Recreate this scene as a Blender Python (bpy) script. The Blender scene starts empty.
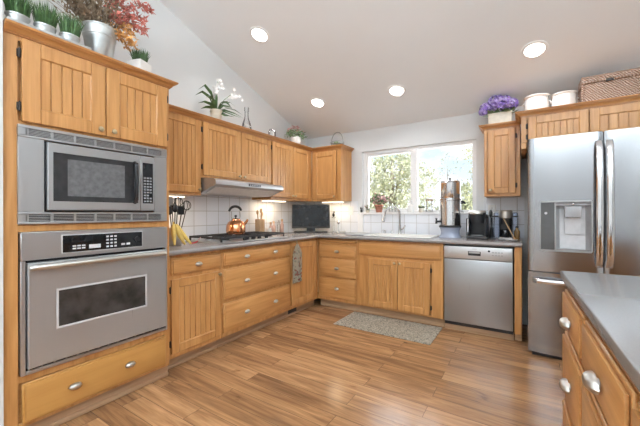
import bpy, bmesh, math, random
from mathutils import Vector, Matrix
PI = math.pi
SC = bpy.context.scene
COL = SC.collection

# ---------------------------------------------------------------- camera
cd = bpy.data.cameras.new('camera'); cam = bpy.data.objects.new('camera', cd); COL.objects.link(cam)
cd.sensor_width = 36.0; cd.lens = 318.47 / 640 * 36.0; cd.clip_start = 0.02; cd.clip_end = 300
_yaw, _roll = 0.5693, -0.0022
_F = Vector((-math.sin(_yaw), math.cos(_yaw), 0.0001)).normalized(); _R = Vector((math.cos(_yaw), math.sin(_yaw), 0)); _U = _R.cross(_F)
_R2 = _R * math.cos(_roll) + _U * math.sin(_roll); _U2 = _U * math.cos(_roll) - _R * math.sin(_roll)
mw = Matrix((_R2, _U2, -_F)).transposed().to_4x4(); mw.translation = (2.7954, -3.9844, 1.1772)
cam.matrix_world = mw
SC.camera = cam

# ---------------------------------------------------------------- sky
W = bpy.data.worlds.new('sky'); SC.world = W; W.use_nodes = True
nt = W.node_tree; N = nt.nodes; L = nt.links; N.clear()
tc = N.new('ShaderNodeTexCoord'); mp = N.new('ShaderNodeMapping'); mp.inputs['Scale'].default_value = (1, 1, 2.2)
L.new(tc.outputs['Generated'], mp.inputs['Vector'])
nz = N.new('ShaderNodeTexNoise'); nz.inputs['Scale'].default_value = 3.2; nz.inputs['Detail'].default_value = 7; nz.inputs['Roughness'].default_value = .55
L.new(mp.outputs[0], nz.inputs['Vector'])
rp = N.new('ShaderNodeValToRGB'); rp.color_ramp.elements[0].position = .40; rp.color_ramp.elements[1].position = .50
rp.color_ramp.elements[0].color = (.62, .82, 1, 1); rp.color_ramp.elements[1].color = (.93, .96, 1, 1)
L.new(nz.outputs['Fac'], rp.inputs['Fac'])
sp = N.new('ShaderNodeSeparateXYZ'); L.new(tc.outputs['Generated'], sp.inputs[0])
hz = N.new('ShaderNodeMapRange'); hz.inputs['From Min'].default_value = 0; hz.inputs['From Max'].default_value = .16
L.new(sp.outputs['Z'], hz.inputs['Value'])
mx = N.new('ShaderNodeMixRGB'); mx.inputs[1].default_value = (.88, .94, 1, 1); L.new(hz.outputs[0], mx.inputs[0]); L.new(rp.outputs[0], mx.inputs[2])
bg = N.new('ShaderNodeBackground'); bg.inputs['Strength'].default_value = 1.15; L.new(mx.outputs[0], bg.inputs[0])
wo = N.new('ShaderNodeOutputWorld'); L.new(bg.outputs[0], wo.inputs[0])

# ---------------------------------------------------------------- sun, kitchen window daylight, lamps added out of view for fill, exposure
def lamp(name, kind, loc, energy, color=(1, 1, 1), target=None, **kw):
    l = bpy.data.lights.new(name, kind); l.energy = energy; l.color = color
    for k, v in kw.items(): setattr(l, k, v)
    o = bpy.data.objects.new(name, l); COL.objects.link(o); o.location = loc
    if target is not None:
        o.rotation_euler = (Vector(target) - Vector(loc)).to_track_quat('-Z', 'Y').to_euler()
    return o
lamp('sun', 'SUN', (8, -4, 12), 5.5, (1, .97, .92), (0, 3, 0), angle=.02)
lamp('rear_window_fill', 'AREA', (2.9, -7.42, 1.6), 30, (.84, .93, 1), (2.9, 0, 1.6), shape='RECTANGLE', size=4.8, size_y=2.9)  # area lamp added at an unseen rear window to fill the room
lamp('side_window_fill', 'AREA', (5.85, -3.6, 1.6), 13, (.84, .93, 1), (0, -3.6, 1.6), shape='RECTANGLE', size=3.6, size_y=2.4)  # fill lamp added outside an unseen side window
for _x, _y in ((2.2, -6.2), (3.4, -6.3), (4.9, -5.3)): lamp('ceiling_fill_uplight', 'AREA', (_x, _y, 1.95), 142, (.80, .92, 1), (_x, _y + .02, 4), shape='DISK', size=.4)  # unseen uplights without fixtures, added to brighten the ceiling
lamp('kitchen_window_daylight', 'AREA', (1.64, .3, 1.6), 15, (.92, .96, 1), (1.64, -4, 1.0), shape='RECTANGLE', size=1.35, size_y=.8)
SC.view_settings.view_transform = 'Standard'; SC.view_settings.look = 'None'; SC.view_settings.gamma = 1
SC.view_settings.use_curve_mapping = False; SC.view_settings.exposure = 0.2
SC.cycles.use_denoising = True; SC.cycles.max_bounces = 10; SC.cycles.diffuse_bounces = 6; SC.cycles.sample_clamp_indirect = 6

# ---------------------------------------------------------------- materials
def base(name, color=(.8, .8, .8), rough=.5, metal=0, **kw):
    m = bpy.data.materials.new(name); m.use_nodes = True
    p = m.node_tree.nodes['Principled BSDF']
    p.inputs['Base Color'].default_value = (*color, 1); p.inputs['Roughness'].default_value = rough; p.inputs['Metallic'].default_value = metal
    for k, v in kw.items(): p.inputs[k.replace('_', ' ')].default_value = v
    return m, m.node_tree.nodes, m.node_tree.links, p
def flat(name, color, rough=.5, metal=0, var=.06, scale=25, bump=0, **kw):
    m, n, l, p = base(name, color, rough, metal, **kw)
    t = n.new('ShaderNodeTexCoord'); z = n.new('ShaderNodeTexNoise'); z.inputs['Scale'].default_value = scale; z.inputs['Detail'].default_value = 4
    l.new(t.outputs['Object'], z.inputs['Vector'])
    r = n.new('ShaderNodeValToRGB')
    r.color_ramp.elements[0].position = .3; r.color_ramp.elements[1].position = .7
    r.color_ramp.elements[0].color = (*[c * (1 - var) for c in color], 1); r.color_ramp.elements[1].color = (*[min(1, c * (1 + var)) for c in color], 1)
    l.new(z.outputs['Fac'], r.inputs['Fac']); l.new(r.outputs[0], p.inputs['Base Color'])
    if bump:
        b = n.new('ShaderNodeBump'); b.inputs['Strength'].default_value = bump; b.inputs['Distance'].default_value = .01
        l.new(z.outputs['Fac'], b.inputs['Height']); l.new(b.outputs[0], p.inputs['Normal'])
    return m
def wood(name, light, dark, axis, rough=.33, scale=1.0):
    m, n, l, p = base(name, light, rough)
    t = n.new('ShaderNodeTexCoord'); oi = n.new('ShaderNodeObjectInfo')
    ad = n.new('ShaderNodeVectorMath'); ad.operation = 'ADD'
    mu = n.new('ShaderNodeMath'); mu.operation = 'MULTIPLY'; mu.inputs[1].default_value = 37
    l.new(oi.outputs['Random'], mu.inputs[0]); l.new(t.outputs['Object'], ad.inputs[0]); l.new(mu.outputs[0], ad.inputs[1])
    mp = n.new('ShaderNodeMapping'); s = [11 * scale] * 3; s[axis] = .9 * scale; mp.inputs['Scale'].default_value = s
    l.new(ad.outputs[0], mp.inputs['Vector'])
    z = n.new('ShaderNodeTexNoise'); z.inputs['Scale'].default_value = 1.6; z.inputs['Detail'].default_value = 5; z.inputs['Distortion'].default_value = 1.2
    l.new(mp.outputs[0], z.inputs['Vector'])
    mp2 = n.new('ShaderNodeMapping'); s = [120.] * 3; s[axis] = 4; mp2.inputs['Scale'].default_value = s
    l.new(ad.outputs[0], mp2.inputs['Vector'])
    z2 = n.new('ShaderNodeTexNoise'); z2.inputs['Scale'].default_value = 1; z2.inputs['Detail'].default_value = 2; l.new(mp2.outputs[0], z2.inputs['Vector'])
    mi = n.new('ShaderNodeMath'); mi.operation = 'MULTIPLY_ADD'; mi.inputs[1].default_value = .22; l.new(z2.outputs['Fac'], mi.inputs[0])
    m3 = n.new('ShaderNodeMath'); m3.operation = 'MULTIPLY'; m3.inputs[1].default_value = .78; l.new(z.outputs['Fac'], m3.inputs[0]); l.new(m3.outputs[0], mi.inputs[2])
    r = n.new('ShaderNodeValToRGB'); r.color_ramp.elements[0].position = .36; r.color_ramp.elements[1].position = .62
    r.color_ramp.elements[0].color = (*dark, 1); r.color_ramp.elements[1].color = (*light, 1)
    l.new(mi.outputs[0], r.inputs['Fac']); l.new(r.outputs[0], p.inputs['Base Color'])
    return m
def steel(name, color=(.47, .47, .475), rough=.32, axis=0, amt=.10):
    m, n, l, p = base(name, color, rough, 1.0)
    t = n.new('ShaderNodeTexCoord'); mp = n.new('ShaderNodeMapping'); s = [260.] * 3; s[axis] = 3; mp.inputs['Scale'].default_value = s
    l.new(t.outputs['Object'], mp.inputs['Vector'])
    z = n.new('ShaderNodeTexNoise'); z.inputs['Scale'].default_value = 1; z.inputs['Detail'].default_value = 2; l.new(mp.outputs[0], z.inputs['Vector'])
    r = n.new('ShaderNodeMapRange'); r.inputs['To Min'].default_value = rough - amt * .5; r.inputs['To Max'].default_value = rough + amt * .5
    l.new(z.outputs['Fac'], r.inputs['Value']); l.new(r.outputs[0], p.inputs['Roughness'])
    b = n.new('ShaderNodeBump'); b.inputs['Strength'].default_value = .015; b.inputs['Distance'].default_value = .001
    l.new(z.outputs['Fac'], b.inputs['Height']); l.new(b.outputs[0], p.inputs['Normal'])
    return m
def glass(name, tint=(1, 1, 1), gloss=.08, rough=.02):
    m, n, l, p = base(name); n.remove(p)
    tr = n.new('ShaderNodeBsdfTransparent'); tr.inputs[0].default_value = (*tint, 1)
    gl = n.new('ShaderNodeBsdfGlossy'); gl.inputs['Roughness'].default_value = rough
    fr = n.new('ShaderNodeFresnel'); fr.inputs['IOR'].default_value = 1.45
    ad = n.new('ShaderNodeMath'); ad.operation = 'MULTIPLY_ADD'; ad.inputs[1].default_value = .8; ad.inputs[2].default_value = gloss; l.new(fr.outputs[0], ad.inputs[0])
    mx = n.new('ShaderNodeMixShader'); l.new(ad.outputs[0], mx.inputs[0]); l.new(tr.outputs[0], mx.inputs[1]); l.new(gl.outputs[0], mx.inputs[2])
    l.new(mx.outputs[0], n['Material Output'].inputs['Surface'])
    return m
def emit(name, color, strength):
    m, n, l, p = base(name, color, .4)
    p.inputs['Emission Color'].default_value = (*color, 1); p.inputs['Emission Strength'].default_value = strength
    return m
def tile(name, plane):
    m, n, l, p = base(name, (.8, .78, .75), .22)
    t = n.new('ShaderNodeTexCoord'); s = n.new('ShaderNodeSeparateXYZ'); c = n.new('ShaderNodeCombineXYZ')
    l.new(t.outputs['Object'], s.inputs[0]); l.new(s.outputs['Y' if plane == 'left' else 'X'], c.inputs[0]); l.new(s.outputs['Z'], c.inputs[1])
    b = n.new('ShaderNodeTexBrick'); b.offset = 0; b.squash = 1
    b.inputs['Scale'].default_value = 1; b.inputs['Mortar Size'].default_value = .0028; b.inputs['Mortar Smooth'].default_value = .1
    b.inputs['Brick Width'].default_value = .152; b.inputs['Row Height'].default_value = .15
    b.inputs['Color1'].default_value = (.82, .84, .88, 1); b.inputs['Color2'].default_value = (.78, .80, .84, 1); b.inputs['Mortar'].default_value = (.50, .48, .46, 1)
    l.new(c.outputs[0], b.inputs['Vector']); l.new(b.outputs['Color'], p.inputs['Base Color'])
    u = n.new('ShaderNodeBump'); u.invert = True; u.inputs['Strength'].default_value = .5; u.inputs['Distance'].default_value = .004
    l.new(b.outputs['Fac'], u.inputs['Height']); l.new(u.outputs[0], p.inputs['Normal'])
    return m
def floor_mat():
    m, n, l, p = base('hickory_plank_floor', (.5, .3, .15), .3)
    t = n.new('ShaderNodeTexCoord')
    b = n.new('ShaderNodeTexBrick'); b.offset = .37; b.offset_frequency = 2; b.squash = 1
    for k, v in (('Scale', 1), ('Mortar Size', .0016), ('Mortar Smooth', .2), ('Bias', 0), ('Brick Width', 1.15), ('Row Height', .125)): b.inputs[k].default_value = v
    b.inputs['Color1'].default_value = (0, 0, 0, 1); b.inputs['Color2'].default_value = (1, 1, 1, 1); b.inputs['Mortar'].default_value = (.5, .5, .5, 1)
    l.new(t.outputs['Object'], b.inputs['Vector'])
    sep = n.new('ShaderNodeSeparateColor'); l.new(b.outputs['Color'], sep.inputs[0])
    off = n.new('ShaderNodeCombineXYZ'); k = n.new('ShaderNodeMath'); k.operation = 'MULTIPLY'; k.inputs[1].default_value = 23; l.new(sep.outputs[0], k.inputs[0])
    l.new(k.outputs[0], off.inputs[2]); l.new(k.outputs[0], off.inputs[0])
    ad = n.new('ShaderNodeVectorMath'); ad.operation = 'ADD'; l.new(t.outputs['Object'], ad.inputs[0]); l.new(off.outputs[0], ad.inputs[1])
    def nz(scale, detail, dist, rough=.5):
        mp = n.new('ShaderNodeMapping'); mp.inputs['Scale'].default_value = scale; l.new(ad.outputs[0], mp.inputs['Vector'])
        z = n.new('ShaderNodeTexNoise'); z.inputs['Scale'].default_value = 1; z.inputs['Detail'].default_value = detail; z.inputs['Distortion'].default_value = dist; z.inputs['Roughness'].default_value = rough
        l.new(mp.outputs[0], z.inputs['Vector']); return z.outputs['Fac']
    g = nz((1.1, 13, 1), 6, 1.6, .6); fine = nz((5, 120, 1), 3, .3); kn = nz((3.2, 8.5, 1), 3, .8)
    def mix(fac, a, bcol):
        x = n.new('ShaderNodeMixRGB'); 
        if isinstance(fac, float): x.inputs[0].default_value = fac
        else: l.new(fac, x.inputs[0])
        for i, q in ((1, a), (2, bcol)):
            if isinstance(q, tuple): x.inputs[i].default_value = (*q, 1)
            else: l.new(q, x.inputs[i])
        return x
    def ramp(f, a, b_, c0=(0, 0, 0), c1=(1, 1, 1)):
        r = n.new('ShaderNodeValToRGB'); r.color_ramp.elements[0].position = a; r.color_ramp.elements[1].position = b_
        r.color_ramp.elements[0].color = (*c0, 1); r.color_ramp.elements[1].color = (*c1, 1); l.new(f, r.inputs[0]); return r.outputs[0]
    c = ramp(g, .34, .66, FLOOR_D, FLOOR_L)
    plank = mix(sep.outputs[0], (.80, .77, .74), (1.10, 1.10, 1.10))
    x = mix(1.0, c, plank.outputs[0]); x.blend_type = 'MULTIPLY'
    x2 = mix(1.0, x.outputs[0], ramp(fine, .3, .7, (.84, .83, .82), (1.06, 1.06, 1.06))); x2.blend_type = 'MULTIPLY'
    x3 = mix(1.0, x2.outputs[0], ramp(kn, .24, .33, (.38, .29, .23), (1, 1, 1))); x3.blend_type = 'MULTIPLY'
    x4 = mix(b.outputs['Fac'], x3.outputs[0], (.10, .055, .03))
    l.new(x4.outputs[0], p.inputs['Base Color'])
    r = n.new('ShaderNodeMapRange'); r.inputs['To Min'].default_value = .13; r.inputs['To Max'].default_value = .26; l.new(g, r.inputs['Value']); l.new(r.outputs[0], p.inputs['Roughness'])
    u = n.new('ShaderNodeBump'); u.invert = True; u.inputs['Strength'].default_value = .35; u.inputs['Distance'].default_value = .002
    l.new(b.outputs['Fac'], u.inputs['Height']); l.new(u.outputs[0], p.inputs['Normal'])
    return m
FLOOR_L = (.50, .27, .128); FLOOR_D = (.235, .118, .055)
OAK_L = (.58, .295, .105); OAK_D = (.43, .195, .058)
Mt = {}
Mt['oak_v'] = wood('oak_vertical_grain', OAK_L, OAK_D, 2)
Mt['oak_h'] = wood('oak_horizontal_grain', OAK_L, OAK_D, 0)
Mt['oak_d'] = wood('oak_crown', (.53, .245, .08), (.38, .155, .045), 0)
Mt['oak_pale'] = wood('pale_oak_drawer_front', (.52, .265, .075), (.45, .215, .058), 0, scale=.5)
Mt['toe'] = wood('worn_toe_board', (.45, .28, .16), (.30, .17, .09), 0, rough=.6)
Mt['wood_item'] = wood('small_wood', (.55, .36, .20), (.38, .22, .10), 2)
Mt['floor'] = floor_mat()
Mt['wall'] = flat('white_wall_paint', (.71, .715, .71), .85, var=.012, scale=3)
Mt['ceil'] = flat('ceiling_paint', (.84, .85, .86), .9, var=.012, scale=2)
Mt['trim'] = flat('white_trim_paint', (.84, .83, .82), .5, var=.01)
Mt['tile_l'] = tile('white_square_tile_side', 'left'); Mt['tile_b'] = tile('white_square_tile_rear', 'back')
Mt['steel'] = steel('brushed_steel_horizontal'); Mt['steel_v'] = steel('brushed_steel_vertical', (.39, .39, .39), axis=2, rough=.3)
Mt['fridge'] = steel('fridge_steel', (.39, .395, .41), .2, 0, .06)
Mt['steel_oven'] = steel('oven_door_steel', (.47, .475, .48), .3, 2); Mt['lightsteel'] = steel('pale_steel_panel', (.60, .60, .60), .36)
for _k, _m in (('steel', .8), ('steel_v', .8), ('steel_oven', .65), ('lightsteel', .7)): Mt[_k].node_tree.nodes['Principled BSDF'].inputs['Metallic'].default_value = _m
Mt['steel_dark'] = steel('darker_steel', (.36, .36, .36), .35)
Mt['chrome'] = steel('polished_chrome', (.75, .75, .76), .12, 2, .02)
Mt['pewter'] = steel('pewter', (.60, .58, .54), .36, 0, .1)
Mt['brass'] = steel('antique_brass', (.50, .40, .26), .35)
Mt['iron'] = flat('dark_hinge_iron', (.05, .04, .035), .5, .6)
Mt['castiron'] = flat('cast_iron', (.018, .018, .02), .5, 0, var=.3, scale=60)
Mt['black'] = flat('black_plastic', (.015, .015, .017), .28, var=.2)
Mt['blackmatte'] = flat('black_matte_plastic', (.03, .03, .032), .6, var=.2)
Mt['blackglass'] = flat('black_glass', (.012, .013, .015), .06, var=.1)
Mt['ovenglass'] = flat('oven_window_glass', (.045, .04, .037), .07, var=.5, scale=9)
Mt['tvscreen'] = flat('tv_screen_glass', (.012, .014, .016), .10, var=.1)
Mt['grey'] = flat('grey_plastic', (.35, .35, .36), .45)
Mt['lightgrey'] = flat('light_grey_plastic', (.62, .62, .63), .4)
Mt['button'] = flat('grey_button', (.30, .30, .31), .5)
Mt['counter'] = flat('grey_solid_worktop', (.27, .245, .235), .24, var=.10, scale=180)
Mt['counter_i'] = flat('grey_island_worktop', (.19, .18, .175), .22, var=.05, scale=200)
Mt['white'] = flat('white_glaze', (.82, .81, .79), .2, var=.03)
Mt['whitesink'] = flat('white_enamel', (.80, .78, .74), .2, var=.02)
Mt['pane'] = glass('window_glass', (1, 1, 1), .0)
Mt['clear'] = glass('clear_glass', (.975, .98, .98), .04)
Mt['blueglass'] = glass('blue_tinted_acrylic', (.72, .78, .90), .1, .1)
Mt['bluebase'] = flat('blue_grey_acrylic', (.34, .38, .48), .18, var=.1, scale=8)
Mt['mwglass'] = flat('microwave_door_glass', (.03, .03, .032), .05, var=.2)
Mt['mwmesh'] = flat('microwave_mesh_window', (.13, .13, .135), .10, var=.2, scale=40)
Mt['dispenser'] = flat('dark_grey_gloss', (.10, .10, .10), .12)
Mt['faucet'] = steel('satin_nickel', (.50, .49, .48), .25, 2)
Mt['lamp'] = emit('lamp_lens', (1, .96, .9), 6)
Mt['ucl'] = emit('under_cabinet_lens', (1, .85, .62), 5)
Mt['galv'] = flat('galvanised_zinc', (.50, .51, .50), .42, .75, var=.18, scale=14)
Mt['copper'] = flat('polished_copper', (.80, .36, .18), .16, 1, var=.1, scale=10)
Mt['grass'] = flat('grass_green', (.065, .135, .04), .6, var=.5, scale=30)
Mt['grass_l'] = flat('grass_pale_green', (.22, .36, .10), .6, var=.4, scale=30)
Mt['leaf_d'] = flat('dark_leaf', (.07, .13, .045), .45, var=.4)
Mt['leaf_g'] = flat('grey_green_leaf', (.16, .24, .12), .5, var=.4)
Mt['dry'] = flat('dried_stem', (.22, .155, .10), .8, var=.4)
Mt['red'] = flat('dried_red_leaf', (.55, .17, .13), .7, var=.35, scale=20)
Mt['orange'] = flat('dried_orange_leaf', (.70, .36, .12), .7, var=.3, scale=20)
Mt['pink'] = flat('pink_petal', (.66, .38, .38), .6, var=.25, scale=30)
Mt['petal'] = flat('white_petal', (.82, .79, .76), .6, var=.04)
Mt['purple'] = flat('purple_petal', (.27, .16, .52), .6, var=.5, scale=28)
Mt['lilac'] = flat('lilac_petal', (.55, .44, .75), .6, var=.3, scale=28)
Mt['cream'] = flat('cream_ceramic', (.66, .60, .50), .5, var=.08)
Mt['terra'] = flat('terracotta', (.34, .13, .08), .6, var=.15)
Mt['soil'] = flat('soil', (.05, .035, .025), .9, var=.4)
Mt['yellow'] = flat('banana_peel', (.66, .47, .12), .5, var=.12, scale=30)
Mt['brownbottle'] = flat('amber_bottle', (.22, .12, .04), .15)
Mt['redplastic'] = flat('red_plastic', (.55, .05, .05), .4)
Mt['rosejar'] = flat('rose_pink_jar', (.50, .33, .28), .3, var=.1)
def rug_mat():
    m, n, l, p = base('speckled_rug', (.4, .36, .3), .95)
    t = n.new('ShaderNodeTexCoord'); z = n.new('ShaderNodeTexVoronoi'); z.inputs['Scale'].default_value = 130; l.new(t.outputs['Object'], z.inputs['Vector'])
    r = n.new('ShaderNodeValToRGB'); e = r.color_ramp.elements; e[0].color = (.13, .105, .08, 1); e[1].color = (.42, .37, .29, 1); e[0].position = .1; e[1].position = .8
    s = n.new('ShaderNodeSeparateColor'); l.new(z.outputs['Color'], s.inputs[0]); l.new(s.outputs[0], r.inputs[0]); l.new(r.outputs[0], p.inputs['Base Color'])
    u = n.new('ShaderNodeBump'); u.inputs['Strength'].default_value = .6; u.inputs['Distance'].default_value = .004; l.new(z.outputs['Distance'], u.inputs['Height']); l.new(u.outputs[0], p.inputs['Normal'])
    return m
Mt['rug'] = rug_mat()
def wicker_mat():
    m, n, l, p = base('woven_wicker', (.4, .25, .15), .8)
    t = n.new('ShaderNodeTexCoord')
    w = n.new('ShaderNodeTexWave'); w.bands_direction = 'DIAGONAL'; w.inputs['Scale'].default_value = 30; w.inputs['Distortion'].default_value = 4; w.inputs['Detail'].default_value = 2
    l.new(t.outputs['Object'], w.inputs['Vector'])
    r = n.new('ShaderNodeValToRGB'); e = r.color_ramp.elements; e[0].color = (.26, .13, .08, 1); e[1].color = (.64, .49, .40, 1)
    l.new(w.outputs['Fac'], r.inputs[0]); l.new(r.outputs[0], p.inputs['Base Color'])
    u = n.new('ShaderNodeBump'); u.inputs['Strength'].default_value = .8; u.inputs['Distance'].default_value = .006; l.new(w.outputs['Fac'], u.inputs['Height']); l.new(u.outputs[0], p.inputs['Normal'])
    return m
Mt['wicker'] = wicker_mat()
def towel_mat():
    m, n, l, p = base('printed_tea_towel', (.5, .5, .4), .95)
    t = n.new('ShaderNodeTexCoord'); z = n.new('ShaderNodeTexVoronoi'); z.inputs['Scale'].default_value = 46; l.new(t.outputs['Object'], z.inputs['Vector'])
    s = n.new('ShaderNodeSeparateColor'); l.new(z.outputs['Color'], s.inputs[0])
    r = n.new('ShaderNodeValToRGB'); r.color_ramp.interpolation = 'CONSTANT'; e = r.color_ramp.elements
    e[0].color = (.58, .54, .43, 1); e[0].position = 0; e[1].position = .62; e[1].color = (.36, .38, .29, 1)
    q = e.new(.72); q.color = (.42, .40, .33, 1); q = e.new(.86); q.color = (.38, .16, .12, 1)
    l.new(s.outputs[0], r.inputs[0]); l.new(r.outputs[0], p.inputs['Base Color'])
    return m
Mt['towel'] = towel_mat()
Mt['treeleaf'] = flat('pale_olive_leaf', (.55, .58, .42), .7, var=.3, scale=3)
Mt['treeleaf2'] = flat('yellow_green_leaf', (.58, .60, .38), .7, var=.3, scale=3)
Mt['treedark'] = flat('darker_oak_leaf', (.34, .38, .25), .7, var=.35, scale=3)  # leaf colour darker than that of the other trees
Mt['bark'] = flat('grey_bark', (.32, .28, .24), .9, var=.3)
Mt['ground'] = flat('dry_hillside', (.60, .55, .42), .95, var=.15, scale=.5)

# ---------------------------------------------------------------- mesh helpers
class M:
    def __init__(s): s.bm = bmesh.new()
    def box(s, x0, x1, y0, y1, z0, z1, bev=0.0, seg=1):
        r = bmesh.ops.create_cube(s.bm, size=1); vs = r['verts']
        for v in vs: v.co = Vector(((x0 + x1) / 2 + v.co.x * (x1 - x0), (y0 + y1) / 2 + v.co.y * (y1 - y0), (z0 + z1) / 2 + v.co.z * (z1 - z0)))
        if bev > 0:
            b = min(bev, .45 * min(abs(x1 - x0), abs(y1 - y0), abs(z1 - z0)))
            es = list({e for v in vs for e in v.link_edges})
            bmesh.ops.bevel(s.bm, geom=es, offset=b, segments=seg, affect='EDGES', profile=.5)
        return s
    def plate(s, x0, x1, y0, y1, z0, z1, h, r=.004):   # a panel (front at y0) with a rectangular opening h = (xa, xb, za, zb)
        o0 = [(x0, z0), (x1, z0), (x1, z1), (x0, z1)]; i0 = [(h[0], h[2]), (h[1], h[2]), (h[1], h[3]), (h[0], h[3])]
        f0 = [(x0 + r, z0 + r), (x1 - r, z0 + r), (x1 - r, z1 - r), (x0 + r, z1 - r)]
        loops = [[s.bm.verts.new((x, y, z)) for x, z in q] for q, y in ((i0, y1), (o0, y1), (o0, y0 + r), (f0, y0), (i0, y0))]; fs = []
        for k in range(5):
            a, b = loops[k], loops[(k + 1) % 5]
            for i in range(4): fs.append(s.bm.faces.new((a[i], a[(i + 1) % 4], b[(i + 1) % 4], b[i])))
        bmesh.ops.recalc_face_normals(s.bm, faces=fs)
        return s
    def prism(s, pts, axis, a, b):            # 2-D outline extruded along an axis
        def P(p, t):
            if axis == 0: return (t, p[0], p[1])
            if axis == 1: return (p[0], t, p[1])
            return (p[0], p[1], t)
        v0 = [s.bm.verts.new(P(p, a)) for p in pts]; v1 = [s.bm.verts.new(P(p, b)) for p in pts]
        fs = [s.bm.faces.new(v0), s.bm.faces.new(v1[::-1])]
        n = len(pts)
        for i in range(n): fs.append(s.bm.faces.new((v0[i], v1[i], v1[(i + 1) % n], v0[(i + 1) % n])))
        bmesh.ops.recalc_face_normals(s.bm, faces=fs)
        return s
    def ring(s, rings, close0=True, close1=True, smooth=True, loop=False):
        vr = [[s.bm.verts.new(p) for p in r] for r in rings]; n = len(vr[0])
        seq = list(range(len(vr) - 1)) + ([len(vr) - 1] if loop else [])
        for k in seq:
            a, b = vr[k], vr[(k + 1) % len(vr)]
            for i in range(n):
                f = s.bm.faces.new((a[i], a[(i + 1) % n], b[(i + 1) % n], b[i])); f.smooth = smooth
        if not loop:
            if close0: s.bm.faces.new(vr[0][::-1])
            if close1: s.bm.faces.new(vr[-1])
        return s
    def lathe(s, prof, c=(0, 0, 0), seg=20, sx=1, sy=1, close0=True, close1=True):
        rr = []
        for r, z in prof:
            r = max(r, .0004)
            rr.append([(c[0] + sx * r * math.cos(2 * PI * i / seg), c[1] + sy * r * math.sin(2 * PI * i / seg), c[2] + z) for i in range(seg)])
        return s.ring(rr, close0, close1)
    def tube(s, pts, r, seg=8, loop=False):
        pts = [Vector(p) for p in pts]; rr = []; n = len(pts); up = Vector((0.13, .27, .95)).normalized()
        for i, p in enumerate(pts):
            if loop: d = pts[(i + 1) % n] - pts[i - 1]
            else: d = pts[min(i + 1, n - 1)] - pts[max(i - 1, 0)]
            d.normalize(); a = d.cross(up)
            if a.length < .05: a = d.cross(Vector((1, 0, 0)))
            a.normalize(); b = d.cross(a); ri = r[i] if isinstance(r, (list, tuple)) else r
            rr.append([p + (a * math.cos(2 * PI * k / seg) + b * math.sin(2 * PI * k / seg)) * ri for k in range(seg)])
        return s.ring(rr, loop=loop)
    def cyl(s, p0, p1, r, seg=14, r1=None): return s.tube([p0, p1], [r, r if r1 is None else r1], seg)
    def ell(s, c, rad, seg=14, rings=8):
        rr = []
        for j in range(rings + 1):
            a = -PI / 2 + PI * j / rings; q = max(math.cos(a), .02)
            rr.append([(c[0] + rad[0] * q * math.cos(2 * PI * i / seg), c[1] + rad[1] * q * math.sin(2 * PI * i / seg), c[2] + rad[2] * math.sin(a)) for i in range(seg)])
        return s.ring(rr)
    def leaf(s, p, d, w, up=None, curl=0):    # a pointed leaf of two quads
        p = Vector(p); d = Vector(d); u = Vector(up) if up else Vector((random.uniform(-1, 1), random.uniform(-1, 1), random.uniform(-1, 1)))
        a = d.cross(u)
        if a.length < 1e-5: a = d.cross(Vector((1, 0, .3)))
        a.normalize(); nrm = a.cross(d).normalized() * (curl * d.length)
        v = [s.bm.verts.new(q) for q in (p, p + d * .45 + a * w * .5, p + d + nrm, p + d * .45 - a * w * .5)]
        s.bm.faces.new(v); return s
    def blade(s, pts, w, side=None):          # a strip that tapers to a point
        pts = [Vector(p) for p in pts]; d = (pts[-1] - pts[0]); a = Vector(side) if side else d.cross(Vector((random.uniform(-1, 1), random.uniform(-1, 1), .2)))
        if a.length < 1e-6: a = Vector((1, 0, 0))
        a.normalize(); n = len(pts); prev = None
        for i, p in enumerate(pts):
            t = i / (n - 1); ww = w * (.35 + 1.3 * t * (1 - t) + .3 * (1 - t)) * (1 - t ** 4) + .0004
            cur = (s.bm.verts.new(p - a * ww / 2), s.bm.verts.new(p + a * ww / 2))
            if prev: s.bm.faces.new((prev[0], prev[1], cur[1], cur[0]))
            prev = cur
        return s
    def mesh(s, name, mat):
        me = bpy.data.meshes.new(name); s.bm.normal_update(); s.bm.to_mesh(me); s.bm.free(); me.set_sharp_from_angle(angle=math.radians(38))
        if mat: me.materials.append(Mt[mat])
        return me
    def build(s, name, mat, parent=None, loc=(0, 0, 0), rz=0):
        return put(name, s.mesh(name, mat), parent, loc, rz)
def put(name, me, parent=None, loc=(0, 0, 0), rz=0):
    o = bpy.data.objects.new(name, me); COL.objects.link(o); o.location = loc; o.rotation_euler = (0, 0, rz)
    if parent: o.parent = parent
    return o
def tag(o, label, cat, group=None):
    o['label'] = label; o['category'] = cat
    if group: o['group'] = group
    return o
def thing(name, label, cat, loc=(0, 0, 0), rz=0, group=None):
    o = bpy.data.objects.new(name, None); COL.objects.link(o); o.location = loc; o.rotation_euler = (0, 0, rz); o.empty_display_size = .05
    return tag(o, label, cat, group)
def struct(name, m, mat):
    o = m.build(name, mat); o['kind'] = 'structure'; return o
def copy_tree(o, parent=None):
    c = o.copy(); COL.objects.link(c)
    if parent: c.parent = parent
    for ch in [x for x in bpy.data.objects if x.parent == o]: copy_tree(ch, c)
    return c

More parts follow.
